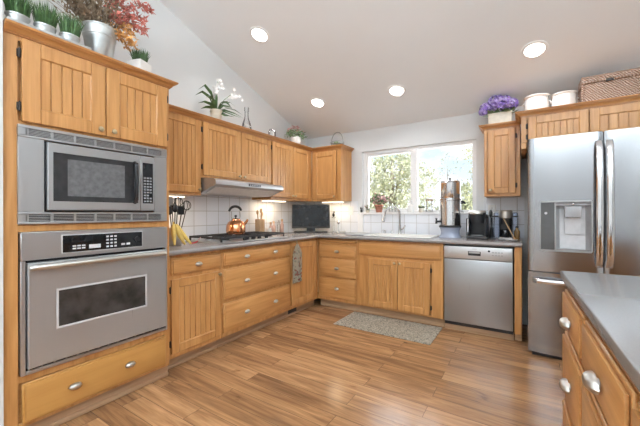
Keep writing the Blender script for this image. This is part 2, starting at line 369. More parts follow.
# ---------------------------------------------------------------- room
ZC, SL, YR = 2.303, .35, -4.8           # ceiling height at the window wall, its rise, the ridge
XR, YB, T = 5.6, -7.2, .16
ridge = ZC - SL * YR; zrear = ridge - SL * (YR - YB)
struct('floor', M().box(-.16, XR + .16, YB - .16, .16, -.1, 0), 'floor')
struct('ceiling', M().prism([(.16, ZC - .056), (YR, ridge), (YB - .16, zrear - .056), (YB - .16, zrear + .1), (YR, ridge + .16), (.16, ZC + .1)], 0, -.16, XR + .16), 'ceil')
gable = [(0, 0), (0, ZC), (YR, ridge), (YB, zrear), (YB, 0)]
struct('wall_left', M().prism(gable, 0, -T, 0), 'wall')
struct('wall_right', M().prism([(0, 0), (0, ZC), (-1.8, ZC + SL * 1.8), (-1.8, 0)], 0, XR, XR + T).prism([(-5.4, 0), (-5.4, zrear), (YB, zrear), (YB, 0)], 0, XR, XR + T).prism([(-1.8, 2.8), (-1.8, ZC + SL * 1.8), (YR, ridge), (-5.4, ridge - SL * .6), (-5.4, 2.8)], 0, XR, XR + T).box(XR, XR + T, -5.4, -1.8, 0, .4), 'wall')
WX0, WX1, WZ0, WZ1 = .935, 2.345, 1.18, 2.012
b = M().box(-T, WX0, 0, T, 0, ZC).box(WX1, XR + T, 0, T, 0, ZC).box(WX0, WX1, 0, T, 0, WZ0).box(WX0, WX1, 0, T, WZ1, ZC)
struct('wall_back', b, 'wall')
struct('wall_rear', M().box(-T, .5, YB - T, YB, 0, zrear).box(5.3, XR + T, YB - T, YB, 0, zrear).box(.5, 5.3, YB - T, YB, 2.98, zrear).box(.5, 5.3, YB - T, YB, 0, .12), 'wall')
struct('wall_end', M().box(0, .67, -3.66, -3.512, 0, 3.4), 'wall')
# kitchen window: frame, sashes, panes
wf = M()
fy0, fy1 = .03, .09
for a in ((WX0, WX0 + .045, WZ0, WZ1), (WX1 - .045, WX1, WZ0, WZ1), (WX0 + .045, WX1 - .045, WZ1 - .045, WZ1), (WX0 + .045, WX1 - .045, WZ0, WZ0 + .03)): wf.box(a[0], a[1], fy0, fy1, a[2], a[3], .004)
wf.box(1.605, 1.672, fy0 - .008, fy1, WZ0 + .03, WZ1 - .045, .005)
for a in ((WX0 + .045, WX0 + .07), (1.585, 1.606)): wf.box(a[0], a[1], fy0 + .012, fy1 - .01, WZ0 + .052, WZ1 - .065, .003)
wf.box(WX0 + .045, 1.606, fy0 + .012, fy1 - .01, WZ0 + .03, WZ0 + .052, .003)
wf.box(WX0 + .045, 1.606, fy0 + .012, fy1 - .01, WZ1 - .065, WZ1 - .045, .003)
w1 = struct('window_1', wf, 'trim')
M().box(WX0 + .068, 1.588, fy0 + .028, fy0 + .032, WZ0 + .05, WZ1 - .063).build('pane', 'pane', w1)
M().box(1.67, WX1 - .043, fy0 + .035, fy0 + .039, WZ0 + .028, WZ1 - .043).build('pane', 'pane', w1)
struct('trim_1', M().box(WX0 - .03, WX1 + .03, -.028, fy0, WZ0 - .022, WZ0 + .002, .004), 'trim')   # window sill
struct('trim_2', M().box(.872, .955, -.022, 0, .906, WZ0 - .023, .004), 'trim')
# tiled backsplash
struct('backsplash_left', M().box(0, .010, -2.64, -.012, .906, 1.339).box(0, .010, -2.118, -1.165, 1.339, 1.364), 'tile_l')
struct('backsplash_back', M().box(.0, .871, -.010, 0, .906, 1.339).box(.956, 2.42, -.010, 0, .906, WZ0 - .023).box(2.42, 2.80, -.010, 0, .906, 1.339), 'tile_b')
# unseen rear and side windows, put in and sized for daylight and steel reflections
rf = M()
for a in (.5, 1.66, 2.86, 4.06, 5.22): rf.box(a, a + .08, YB - .11, YB - .04, .12, 2.98)
rf.box(.58, 5.22, YB - .1, YB - .05, .12, .19).box(.58, 5.22, YB - .1, YB - .05, 2.91, 2.98)
w2 = struct('window_2', rf, 'trim')
for a in (.58, 1.74, 2.94, 4.14): M().box(a - .01, a + 1.09, YB - .078, YB - .073, .18, 2.92).build('pane', 'pane', w2)
rf = M()
for a in (-5.4, -4.22, -3.04, -1.87): rf.box(XR + .04, XR + .11, a, a + .07, .4, 2.8)
rf.box(XR + .05, XR + .1, -5.33, -1.87, .4, .46).box(XR + .05, XR + .1, -5.33, -1.87, 2.74, 2.8)
w3 = struct('window_3', rf, 'trim')
for a in (-5.33, -4.15, -2.97): M().box(XR + .073, XR + .078, a - .01, a + 1.12, .45, 2.75).build('pane', 'pane', w3)

# ---------------------------------------------------------------- shared fittings
km = M()                                  # oval scalloped shell pull, front towards -y
rr = []
for j in range(10):
    a = PI * j / 9 * .5; q = max(math.cos(a) ** .8, .03); yv = -.006 - .022 * math.sin(a)
    rr.append([(q * .031 * math.cos(2 * PI * i / 32) * (1 + .04 * math.cos(2 * PI * i / 4)), yv, q * .018 * math.sin(2 * PI * i / 32) * (1 + .04 * math.cos(2 * PI * i / 4))) for i in range(32)])
km.ring(rr); km.cyl((0, 0, 0), (0, -.0065, 0), .010, 12)
KNOB = km.mesh('shell_knob', 'pewter')
km = M(); km.ring([[(r * math.cos(2 * PI * i / 14), y, r * math.sin(2 * PI * i / 14)) for i in range(14)] for y, r in ((0, .008), (-.008, .006), (-.014, .012), (-.020, .0155), (-.025, .013), (-.028, .005))])
RKNOB = km.mesh('round_knob', 'brass')
hm = M().cyl((0, -.008, -.022), (0, -.008, .022), .0055, 8).box(-.011, .011, -.005, -.0005, -.02, .02, .001); hm.cyl((0, -.008, .022), (0, -.008, .027), .004, 8, .002).cyl((0, -.008, -.027), (0, -.008, -.022), .002, 8, .004)
HINGE = hm.mesh('hinge', 'iron')

def door(root, x0, x1, z0, z1, n=6, knob=None, hinge=None, fr=.062, y=-.02, name='door', bottom=None, bead=True):
    f = M(); g = .003
    f.box(x0, x0 + fr, y, y + .02, z0, z1, g).box(x1 - fr, x1, y, y + .02, z0, z1, g)
    f.box(x0 + fr, x1 - fr, y, y + .02, z1 - fr, z1, g).box(x0 + fr, x1 - fr, y, y + .02, z0, z0 + fr, g)
    f.prism([(x0 + fr, y + .012), (x0 + fr, y + .002), (x0 + fr + .009, y + .012)], 2, z0 + fr, z1 - fr)      # sloped inner lip
    f.prism([(x1 - fr, y + .012), (x1 - fr - .009, y + .012), (x1 - fr, y + .002)], 2, z0 + fr, z1 - fr)
    f.prism([(y + .012, z1 - fr), (y + .002, z1 - fr), (y + .012, z1 - fr - .009)], 0, x0 + fr, x1 - fr)
    f.prism([(y + .012, z0 + fr), (y + .012, z0 + fr + .009), (y + .002, z0 + fr)], 0, x0 + fr, x1 - fr)
    d = f.build(name, 'oak_v', root)
    p = M(); xa, xb = x0 + fr - .004, x1 - fr + .004; w = (xb - xa) / n
    p.box(xa, xb, y + .0145, y + .019, z0 + fr - .004, z1 - fr + .004)
    if bead:
        for i in range(n): p.box(xa + i * w + .0026, xa + (i + 1) * w - .0026, y + .0065, y + .0147, z0 + fr - .004, z1 - fr + .004, .0018)
    else: p.box(xa, xb, y + .0085, y + .0147, z0 + fr - .004, z1 - fr + .004, .002)
    p.build('beadboard_panel' if bead else 'panel', 'oak_v', d)
    if knob: put('knob', RKNOB, d, (knob[0], y, knob[1]))
    if hinge is not None:
        hx = x0 - .006 if hinge == 0 else x1 + .006
        for zz in (z0 + .075, z1 - .075): put('hinge', HINGE, d, (hx, 0, zz))
    return d
def drawer(root, x0, x1, z0, z1, knobs, mat='oak_h', y=-.02, name='drawer'):
    f = M().box(x0, x1, y + .008, y + .02, z0, z1, .004).box(x0 + .012, x1 - .012, y, y + .009, z0 + .012, z1 - .012, .005, 2)
    d = f.build(name, mat, root)
    for kx in knobs: put('knob', KNOB, d, (kx, y, (z0 + z1) / 2))
    return d
def face_frame(root, x0, x1, z0, z1, stiles, rails, st=.035, mat='oak_v'):
    f = M()
    for a, b_ in stiles: f.box(a, b_, 0, .02, z0, z1, .0015)
    for a, b_ in rails: f.box(x0 + .004, x1 - .004, .0008, .0192, a, b_, .0005)
    return f.build('face_frame', mat, root)
def carcass(root, x0, x1, depth, z0, z1, mat='oak_v'): return M().box(x0, x1, .0205, depth, z0, z1, .0015).build('carcass', mat, root)
CROWN = [(0, -.006), (-.009, -.006), (-.009, 0), (-.015, .001), (-.018, .009), (-.027, .018), (-.036, .022), (-.036, .027), (-.043, .028), (-.046, .033), (-.046, .040), (0, .040)]
def crown(root, x0, x1, z, ret0=None, ret1=None):
    m = M()
    x0e, x1e = x0, x1
    pts = [(y, zz * 1.0 + z) for y, zz in CROWN]
    def run(a, b_, ea, eb):       # front run whose ends flare with the profile for a mitre
        v0 = [m.bm.verts.new((a + (y if ea else 0), y, zz)) for y, zz in pts]; v1 = [m.bm.verts.new((b_ - (y if eb else 0), y, zz)) for y, zz in pts]
        fs = [m.bm.faces.new(v0), m.bm.faces.new(v1[::-1])]; n = len(pts)
        for i in range(n): fs.append(m.bm.faces.new((v0[i], v1[i], v1[(i + 1) % n], v0[(i + 1) % n])))
        bmesh.ops.recalc_face_normals(m.bm, faces=fs)
    run(x0, x1, ret0 is not None, ret1 is not None)
    for side, ret in ((0, ret0), (1, ret1)):
        if ret is None: continue
        xx = x1 if side else x0; sg = 1 if side else -1
        v0 = [m.bm.verts.new((xx - sg * y, y, zz)) for y, zz in pts]; v1 = [m.bm.verts.new((xx - sg * y, ret, zz)) for y, zz in pts]
        fs = [m.bm.faces.new(v0), m.bm.faces.new(v1[::-1])]; n = len(pts)
        for i in range(n): fs.append(m.bm.faces.new((v0[i], v1[i], v1[(i + 1) % n], v0[(i + 1) % n])))
        bmesh.ops.recalc_face_normals(m.bm, faces=fs)
    return m.build('crown_moulding', 'oak_d', root)
def top_board(root, x0, x1, depth, z): return M().box(x0, x1, .0005, depth, z + .0005, z + .0395).build('top_board', 'oak_h', root)

# ---------------------------------------------------------------- oven tower on the left wall
TY0 = -3.508
tw = thing('oven_tower_cabinet', 'tall honey oak cabinet holding the built-in microwave and wall oven', 'cabinet', (.65, TY0, 0), PI / 2)
TW = .866
M().box(0, .02, .02, .64, .0, 2.079).box(TW - .02, TW, .02, .64, .09, 2.079).box(.02, TW - .02, .62, .64, .09, 2.079).box(.02, TW - .02, .02, .62, 2.06, 2.079).box(.02, TW - .02, .02, .62, 1.642, 1.66).box(.02, TW - .02, .02, .62, 1.096, 1.112).box(.02, TW - .02, .02, .62, .326, .344).build('carcass', 'oak_v', tw)
face_frame(tw, 0, TW, .09, 2.079, ((0, .055), (TW - .04, TW)), ((2.05, 2.078), (1.628, 1.648), (1.084, 1.121), (.318, .356), (.09, .112)))
M().box(.05, TW - .035, .0205, .06, .1, .325).build('drawer_box', 'oak_h', tw)
M().box(.05, TW - .035, .0205, .06, 1.66, 2.05).build('cabinet_back', 'oak_v', tw)
door(tw, .066, .447, 1.645, 2.064, 5, (.415, 1.678), 0, .075)
door(tw, .453, .842, 1.645, 2.064, 5, (.487, 1.678), 1, .075)
drawer(tw, .066, .834, .108, .316, (.287, .583), 'oak_pale')
crown(tw, 0, TW, 2.080, None, .31); top_board(tw, 0, TW, .64, 2.080)
M().box(.0, TW + .01, .035, .052, .0, .089, .003).box(.0, TW + .012, .028, .04, .0, .028, .004).build('toe_kick', 'toe', tw)

# microwave with trim kit, built into the tower; local: x right along the wall, front at y=0
mw_ = thing('built_in_microwave', 'stainless built-in microwave with louvred trim in the tall oak cabinet', 'microwave', (.65, TY0, 1.123), PI / 2)
x0, x1, H = .05, .838, .505
t = M().box(x0, x0 + .105, -.016, -.001, .062, H - .062, .002).box(x1 - .09, x1, -.016, -.001, .062, H - .062, .002)
t.box(x0, x1, -.020, -.001, 0, .012, .002).box(x0, x1, -.020, -.001, H - .016, H, .002).box(x0, x1, -.018, -.001, .05, .062, .002).box(x0, x1, -.018, -.001, H - .062, H - .05, .002)
trim = t.build('trim_frame', 'steel', mw_)
nv = 7; seg = (x1 - x0 - .07) / nv
for za, zb2 in ((.012, .05), (H - .050, H - .016)):
    v = M().box(x0, x1, -.006, -.001, za, zb2).build('vent_backing', 'black', mw_); s_ = M(); st_ = (zb2 - za - .004) / 4
    for k in range(nv):
        a = x0 + .035 + k * seg
        for q in range(4): s_.box(a + .005, a + seg - .005, -.015, -.0055, za + .004 + q * st_, za + .004 + q * st_ + .0036)
        s_.box(a - .006, a + .006, -.018, -.0055, za, zb2)
    s_.box(x0, x0 + .035, -.018, -.0055, za, zb2).box(x1 - .041, x1, -.018, -.0055, za, zb2)
    s_.build('louvre_slats', 'steel', v)
mx0, mx1, mz0, mz1 = .158, .744, .066, H - .066
M().box(mx0, mx1, -.004, .42, mz0, mz1).build('body', 'black', mw_)
dx1 = mx1 - .098
d = M().plate(mx0 + .006, dx1, -.032, -.006, mz0 + .006, mz1 - .006, (mx0 + .03, dx1 - .012, mz0 + .055, mz1 - .055)).build('door', 'steel', mw_)
M().box(mx0 + .029, dx1 - .011, -.028, -.008, mz0 + .054, mz1 - .054).build('door_glass', 'mwglass', d)
M().box(mx0 + .095, dx1 - .095, -.0288, -.0279, mz0 + .085, mz1 - .085).build('viewing_window', 'mwmesh', d)
hx = dx1 - .035
M().tube([(hx, -.03, mz0 + .058), (hx, -.052, mz0 + .075), (hx, -.058, (mz0 + mz1) / 2), (hx, -.052, mz1 - .075), (hx, -.03, mz1 - .058)], .012, 10).build('handle', 'black', d)
cp = M().box(dx1 + .003, mx1 - .005, -.030, -.006, mz0 + .006, mz1 - .006, .002).build('control_panel', 'steel', mw_)
M().box(dx1 + .016, mx1 - .014, -.0315, -.0295, mz0 + .055, mz1 - .05).build('keypad', 'blackglass', cp)
M().box(dx1 + .022, mx1 - .020, -.0325, -.031, mz1 - .088, mz1 - .064).build('display', 'tvscreen', cp)
kb = M()
for r in range(9):
    for c in range(3 if r not in (2,) else 2):
        kb.box(dx1 + .022 + c * .0195, dx1 + .036 + c * .0195, -.0327, -.0312, mz0 + .064 + r * .0192, mz0 + .074 + r * .0192)
kb.build('buttons', 'button', cp)

# wall oven
ov = thing('wall_oven', 'stainless wall oven with dark glass window below the microwave', 'oven', (.65, TY0, .357), PI / 2)
H = .725; x0, x1 = .058, .838
M().box(x0 + .02, x1 - .02, .002, .55, .01, H - .01).build('body', 'black', ov)
f = M().box(x0, x0 + .02, -.022, -.001, 0, H - .146, .002).box(x1 - .014, x1, -.022, -.001, 0, H - .146, .002).box(x0 + .02, x1 - .014, -.022, -.001, 0, .018, .002)
f.build('trim_frame', 'steel', ov)
M().box(x0 + .02, x1 - .014, -.010, -.001, .018, .03).build('vent_slot', 'black', ov)
vs = M()
for k in range(14): vs.box(x0 + .03 + k * .053, x0 + .036 + k * .053, -.019, -.009, .017, .031)
vs.build('vent_bars', 'steel', ov)
cp = M().box(x0, x1, -.024, -.001, H - .144, H, .003).build('control_panel', 'steel', ov)
gx0, gx1 = .23, .659
M().box(gx0 - .005, gx1 + .005, -.0255, -.023, H - .123, H - .021, .004).build('panel_bezel', 'lightgrey', cp)
M().box(gx0, gx1, -.0275, -.025, H - .119, H - .025, .003).build('panel_glass', 'blackglass', cp)
M().box(gx0 + .04, gx0 + .20, -.0285, -.027, H - .066, H - .036).build('display', 'tvscreen', cp)
kb = M()
for k in range(3): kb.box(gx0 + .045 + k * .022, gx0 + .062 + k * .022, -.0287, -.027, H - .090, H - .082).box(gx0 + .045 + k * .022, gx0 + .062 + k * .022, -.0287, -.027, H - .104, H - .096)
kb.box(gx0 + .125, gx0 + .185, -.0287, -.027, H - .106, H - .084)
kb.build('function_buttons', 'lightgrey', cp); kb = M()
for r in range(4):
    for c in range(3): kb.box(gx0 + .215 + c * .022, gx0 + .229 + c * .022, -.0287, -.027, H - .108 + r * .02, H - .098 + r * .02)
kb.build('number_buttons', 'lightgrey', cp); kb = M()
for k in range(2): kb.box(gx0 + .30 + k * .03, gx0 + .322 + k * .03, -.0287, -.027, H - .102, H - .090)
kb.build('buttons', 'lightgrey', cp)
kn = M().cyl((gx1 - .032, -.027, H - .07), (gx1 - .032, -.040, H - .07), .017, 18).build('dial', 'black', cp)
dz0, dz1 = .034, H - .157
gx0, gx1, gz0, gz1 = .202, .674, .212, .412
d = M().plate(x0 + .024, x1 - .017, -.045, -.008, dz0, dz1, (gx0, gx1, gz0, gz1)).build('door', 'steel_oven', ov)
M().box(gx0 - .006, gx1 + .006, -.0475, -.044, gz0 - .006, gz0 + .004, .001).box(gx0 - .006, gx1 + .006, -.0475, -.044, gz1 - .004, gz1 + .006, .001).box(gx0 - .006, gx0 + .004, -.0475, -.044, gz0, gz1, .001).box(gx1 - .004, gx1 + .006, -.0475, -.044, gz0, gz1, .001).build('window_bezel', 'lightgrey', d)
M().box(gx0, gx1, -.0445, -.012, gz0, gz1).build('window_glass', 'ovenglass', d)
hz_ = dz1 - .022
h = M().tube([(x0 + .030, -.060, hz_ - .003), (x0 + .045, -.066, hz_), ((x0 + x1) / 2, -.074, hz_ + .003), (x1 - .055, -.066, hz_), (x1 - .040, -.060, hz_ - .003)], .0145, 12)
for xx in (x0 + .05, x1 - .060): h.cyl((xx, -.044, hz_), (xx, -.066, hz_), .009, 10)
h.build('handle', 'pewter', d)

# ---------------------------------------------------------------- base cabinets, left wall (front faces at x=.59, doors out to .61)
def left_local(y): return y
def base_unit(label, y0, y1, name='base_cabinet', toe=True):
    r = thing(name, label, 'cabinet', (.59, y0, 0), PI / 2)
    w = y1 - y0
    carcass(r, 0, w, .575, .095, .864)
    if toe: M().box(0, w, .062, .080, 0, .094).box(0, w, .053, .063, 0, .022, .003).build('toe_kick', 'toe', r)
    return r, w
Y1, Y2, Y3 = -2.639, -2.124, -1.167
b1, w = base_unit('honey oak base cabinet with one drawer over a beadboard door beside the oven tower', Y1, Y2 - .001)
face_frame(b1, 0, w, .095, .864, ((0, .045), (w - .02, w)), ((.835, .864), (.68, .715), (.095, .135)))
drawer(b1, -2.596 - Y1, -2.14 - Y1, .712, .838, (-2.37 - Y1,))
door(b1, -2.596 - Y1, -2.14 - Y1, .133, .683, 7, (-2.166 - Y1, .66), 0)
b2, w = base_unit('wide oak cabinet of three deep drawers under the gas cooktop', Y2, Y3 - .001)
face_frame(b2, 0, w, .095, .864, ((0, .02), (w - .02, w)), ((.835, .864), (.685, .713), (.39, .418), (.095, .135)))
for a, c in ((.713, .838), (.418, .686), (.133, .388)): drawer(b2, -2.109 - Y2, -1.179 - Y2, a, c, (-1.845 - Y2, -1.44 - Y2))
b3, w = base_unit('narrow oak corner cabinet with one tall plain door behind the hanging towel', Y3, -.592)
face_frame(b3, 0, w, .095, .864, ((0, .015), (w - .03, w)), ((.845, .864), (.095, .135)))
M().box(.03, .19, .050, .0525, .028, .072, .001).build('toe_vent', 'blackmatte', b3)
d3 = door(b3, -1.154 - Y3, -.66 - Y3, .133, .845, 5, (-1.105 - Y3, .80), None, bead=False)

# base cabinets under the window (front faces at y=-.59)
def back_unit(label, x0, x1, name='base_cabinet'):
    r = thing(name, label, 'cabinet', (x0, -.59, 0), 0); w = x1 - x0
    carcass(r, 0, w, .575, .095, .864)
    M().box(0, w, .062, .080, 0, .094).box(0, w, .053, .063, 0, .022, .003).build('toe_kick', 'toe', r)
    return r, w
X1, X2, X3 = .593, 1.150, 2.108
c1, w = back_unit('oak cabinet of three drawers with a pull-out board in the corner left of the sink', X1, X2 - .001)
face_frame(c1, 0, w, .095, .864, ((0, .022), (w - .015, w)), ((.858, .864), (.79, .81), (.612, .63), (.375, .39), (.095, .135)))
pb = M().box(.03, w - .02, -.018, .02, .820, .842, .004).build('pull_out_board', 'oak_h', c1)
for a, c in ((.630, .785), (.392, .612), (.133, .378)): drawer(c1, .024, w - .018, a, c, (w / 2 + .005,))
c2, w = back_unit('oak sink cabinet with a false front above two beadboard doors under the window', X2, X3 - .001)
face_frame(c2, 0, w, .095, .864, ((0, .13), (w - .115, w)), ((.835, .864), (.64, .70), (.095, .118)))
drawer(c2, .02, w - .02, .688, .842, (), name='false_front')
M().box(.11, w - .09, -.006, .001, .648, .672, .002).build('frame_bead', 'oak_h', c2)
xm = w / 2
a0, a1 = 1.291 - X2, 1.978 - X2; am = (a0 + a1) / 2
door(c2, a0, am - .003, .117, .654, 7, (am - .03, .628), None)
door(c2, am + .003, a1, .117, .654, 7, (am + .03, .628), 1)
ep = thing('end_panel', 'narrow upright oak filler panel between the dishwasher and the refrigerator', 'panel', (2.722, -.605, 0))
M().box(0, .058, 0, .59, .075, .864, .003).build('board', 'oak_v', ep); M().box(0, .058, .07, .09, 0, .074).build('toe_kick', 'toe', ep)

# dishwasher
dw = thing('dishwasher', 'stainless dishwasher under the worktop between sink cabinet and refrigerator', 'dishwasher', (2.115, -.61, 0))
w = .600
M().box(.004, w - .004, .03, .58, .06, .856).build('tub', 'black', dw)
d = M().box(.004, w - .004, -.004, .029, .098, .722, .006, 2).build('door', 'steel_v', dw)
cp = M().box(.004, w - .004, -.010, .029, .728, .848, .006, 2).build('control_panel', 'lightsteel' if 'lightsteel' in Mt else 'steel', dw)
M().box(.225, .335, -.0115, -.0095, .765, .806, .003).build('handle_recess', 'black', cp)
M().box(.232, .328, -.016, -.010, .786, .803, .002).build('handle_lip', 'steel', cp)
kb = M().cyl((.405, -.009, .815), (.405, -.014, .815), .010, 14).build('power_button', 'black', cp)
kb = M()
for k in range(4): kb.box(.43 + k * .024, .446 + k * .024, -.0125, -.0095, .800, .811).box(.43 + k * .024, .446 + k * .024, -.0125, -.0095, .775, .783)
kb.build('buttons', 'grey', cp); M().cyl((.055, -.009, .79), (.055, -.013, .79), .012, 14).build('vent_cap', 'lightgrey', cp)
M().box(.26, .30, -.0112, -.0098, .826, .831).build('maker_plate', 'grey', cp)
M().box(0, w, .065, .085, 0, .059).box(.0, w, .05, .064, 0, .075, .002).build('toe_kick', 'toe', dw)

# ---------------------------------------------------------------- worktop, sink, tap
ct = M()
zt, zb = .905, .866
SX0, SX1, SY0, SY1 = 1.225, 1.945, -.52, -.125
CX = .625
def slab(x0, x1, y0, y1): ct.box(x0, x1, y0, y1, zb, zt, 0)
slab(.011, CX, -2.638, -2.06); slab(.011, .085, -2.06, -1.215); slab(.555, CX, -2.06, -1.215); slab(.011, CX, -1.215, -.011)
slab(CX, SX0, -.625, -.011); slab(SX1, 2.783, -.625, -.011); slab(SX0, SX1, -.625, SY0); slab(SX0, SX1, SY1, -.011)
bmesh.ops.remove_doubles(ct.bm, verts=ct.bm.verts, dist=.0001)
ct.cyl((CX, -2.638, zb + .0195), (CX, -.625, zb + .0195), .0195, 16); ct.cyl((CX, -.625, zb + .0195), (2.783, -.625, zb + .0195), .0195, 16)
tag(ct.build('worktop', 'counter'), 'grey L-shaped worktop along the left wall and under the window', 'worktop')
sk = thing('kitchen_sink', 'white enamel drop-in sink set into the worktop under the window', 'sink', (SX0, SY0, .905))
sw, sd = SX1 - SX0, SY1 - SY0
M().box(-.025, 0, -.025, sd + .025, .0005, .012, .005, 2).box(sw, sw + .025, -.025, sd + .025, .0005, .012, .005, 2).box(0, sw, -.025, 0, .0005, .012, .005, 2).box(0, sw, sd, sd + .025, .0005, .012, .005, 2).build('rim', 'whitesink', sk)
M().box(.001, .012, .001, sd - .001, -.019, .005).box(sw - .012, sw - .001, .001, sd - .001, -.019, .005).box(.012, sw - .012, .001, .012, -.019, .005).box(.012, sw - .012, sd - .012, sd - .001, -.019, .005).box(.001, sw - .001, .001, sd - .001, -.030, -.019).build('basin', 'whitesink', sk)
fc = thing('kitchen_faucet', 'tall chrome gooseneck faucet behind the sink', 'faucet', (1.478, -.060, .905))
M().lathe([(.026, .0005), (.026, .008), (.017, .02), (.0145, .05), (.0135, .12)], seg=18).build('base', 'faucet', fc)
pts = [(0, 0, .10), (0, 0, .26)] + [(-.082 * (1 - math.cos(a)) * .95, -.10 * (1 - math.cos(a)) * .5, .265 + .082 * math.sin(a)) for a in [PI * k / 10 for k in range(1, 10)]] + [(-.158, -.10, .25), (-.165, -.105, .215)]
M().tube(pts, .0115, 12).build('gooseneck', 'faucet', fc)
sp_ = M().cyl((-.164, -.104, .222), (-.175, -.112, .165), .015, 14, .018).build('spray_head', 'faucet', fc)
M().cyl((-.175, -.112, .165), (-.1765, -.113, .158), .016, 14).build('nozzle', 'black', sp_)
M().cyl((0, 0, .055), (.045, -.01, .075), .008, 10).cyl((.045, -.01, .075), (.075, -.015, .115), .006, 10, .008).build('lever', 'faucet', fc)
for k, (dx, lb) in enumerate(((1.285, 'short chrome soap pump left of the faucet, nearest the corner'), (1.378, 'short chrome sprayer holder just left of the faucet'))):
    o = thing('soap_pump' if k == 0 else 'side_sprayer', lb, 'faucet fitting', (dx, -.062, .905))
    M().lathe([(.018, .0005), (.018, .006), (.011, .012), (.010, .035), (.013, .045), (.006, .052)], seg=14).build('stem', 'chrome', o)
    if k == 0: M().cyl((0, 0, .047), (-.03, -.03, .050), .004, 8).build('spout', 'chrome', o)
bd = M().box(.93, 1.19, -.50, -.10, .906, .918, .004); tag(bd.build('cutting_board', 'grey'), 'thin dark board lying on the worktop left of the sink', 'board')

# ---------------------------------------------------------------- cooktop
ck = thing('gas_cooktop', 'stainless gas cooktop with black grates on the left worktop', 'cooktop', (.32, -1.637, .905), PI / 2)
cw, chd = .455, .255                                    # half sizes: x along wall, y across (front = -y)
M().box(-cw, cw, -chd, chd, .001, .012, .005, 2).build('tray', 'steel', ck)
M().box(-cw + .04, cw - .04, -chd + .03, chd - .03, -.034, .0005).build('burner_box', 'steel_dark', ck)
def grate(xa, xb):
    g = M(); ya, yb, z = -chd + .045, chd - .02, .056
    for yy in (ya, yb): g.box(xa, xb, yy - .008, yy + .008, z - .018, z, .002)
    for xx in (xa, xb): g.box(xx - .008, xx + .008, ya, yb, z - .018, z, .002)
    for xx in (xa, xb):
        for yy in (ya, yb): g.box(xx - .007, xx + .007, yy - .007, yy + .007, .012, z, .001)
    g.box((xa + xb) / 2 - .005, (xa + xb) / 2 + .005, ya, yb, z - .010, z, .001)
    for f in (.27, .73): g.box(xa, xb, ya + f * (yb - ya) - .005, ya + f * (yb - ya) + .005, z - .010, z + .002, .001)
    return g.build('grate', 'castiron', ck)
grate(-cw + .02, -.165); grate(.165, cw - .02); 
grate(-.145, .145)
for xx, yy, r in ((-.30, -.10, .042), (-.30, .12, .034), (.30, -.10, .042), (.30, .12, .034), (0, .08, .055)):
    bn = M().lathe([(r + .012, .012), (r + .010, .020), (r * .8, .022)], (xx, yy, 0), 18).build('burner', 'steel_dark', ck)
    M().lathe([(r, .022), (r, .030), (r * .8, .033)], (xx, yy, 0), 18).build('burner_cap', 'castiron', bn)
for k in range(5):
    M().lathe([(.021, .012), (.019, .032), (.014, .036)], (-.09 + k * .045, -chd + .085 + (.035 if k % 2 else 0), 0), 14).build('knob', 'black', ck)

# ---------------------------------------------------------------- upper cabinets on the left wall (fronts at x=.33)
UT = 2.032
def upper(label, y0, y1, z0, name='upper_cabinet'):
    r = thing(name, label, 'cabinet', (.31, y0, z0), PI / 2); w = y1 - y0
    M().box(0, w, .0205, .308, 0, UT - z0, .0015).build('carcass', 'oak_v', r)
    return r, w
u1, w = upper('honey oak wall cabinet with one door between the oven tower and the range hood', -2.639, -2.119, 1.34)
h = UT - 1.34
face_frame(u1, 0, w, 0, h, ((0, .05), (w - .02, w)), ((h - .03, h), (0, .03)))
door(u1, .055, w - .012, .022, h - .012, 8, (w - .035, .052), 1, .058)
crown(u1, 0, w, h); top_board(u1, 0, w, .308, h)
u2, w = upper('short oak wall cabinet with two beadboard doors over the range hood', -2.118, -1.166, 1.505)
h = UT - 1.505
face_frame(u2, 0, w, 0, h, ((0, .02), (w / 2 - .02, w / 2 + .02), (w - .02, w)), ((h - .03, h), (0, .03)))
m_ = w / 2
door(u2, .014, m_ - .005, .024, h - .012, 7, (m_ - .032, .05), 0, .058)
door(u2, m_ + .005, w - .014, .024, h - .012, 7, (m_ + .034, .05), 1, .058)
crown(u2, 0, w, h); top_board(u2, 0, w, .308, h)
u3, w = upper('oak wall cabinet with two narrow doors between the range hood and the room corner', -1.165, -.3115, 1.34)
h = UT - 1.34
face_frame(u3, 0, w, 0, h, ((0, .012), (w - .065, w)), ((h - .03, h), (0, .03)))
m_ = -.754 + 1.165
door(u3, .012, m_ - .003, .03, h - .012, 6, (m_ - .028, .055), 0, .055)
door(u3, m_ + .003, -.385 + 1.165, .03, h - .012, 6, (m_ + .03, .055), None, .055, bead=False)
crown(u3, 0, w, h); top_board(u3, 0, w, .308, h)
# upper cabinets on the window wall (fronts at y=-.33)
def upper_b(label, x0, x1, z0, y=-.31, zt_=UT, name='upper_cabinet'):
    r = thing(name, label, 'cabinet', (x0, y, z0), 0); w = x1 - x0
    M().box(0, w, .0205, -y - .002, 0, zt_ - z0, .0015).build('carcass', 'oak_v', r)
    return r, w
u4, w = upper_b('oak wall cabinet with one plain door in the corner left of the window', .313, .772, 1.34)
h = UT - 1.34
face_frame(u4, 0, w, 0, h, ((0, .03), (w - .055, w)), ((h - .03, h), (0, .03)))
door(u4, .032, .395, .03, h - .03, 5, (.37, .058), None, .06, bead=False)
crown(u4, .02, w, h, None, .3); top_board(u4, .02, w, .308, h)
u5, w = upper_b('narrow oak wall cabinet with one door between the window and the refrigerator', 2.452, 2.768, 1.342)
h = UT - 1.342
face_frame(u5, 0, w, 0, h, ((0, .03), (w - .035, w)), ((h - .03, h), (0, .03)))
door(u5, .034, w - .042, .03, h - .025, 2, (.058, .062), 1, .058)
crown(u5, .0, w, h, .3, None); top_board(u5, 0, w, .308, h)
u6, w = upper_b('wide oak cabinet with two beadboard doors over the refrigerator', 2.776, 3.86, 1.80, -.62)
h = UT - 1.80
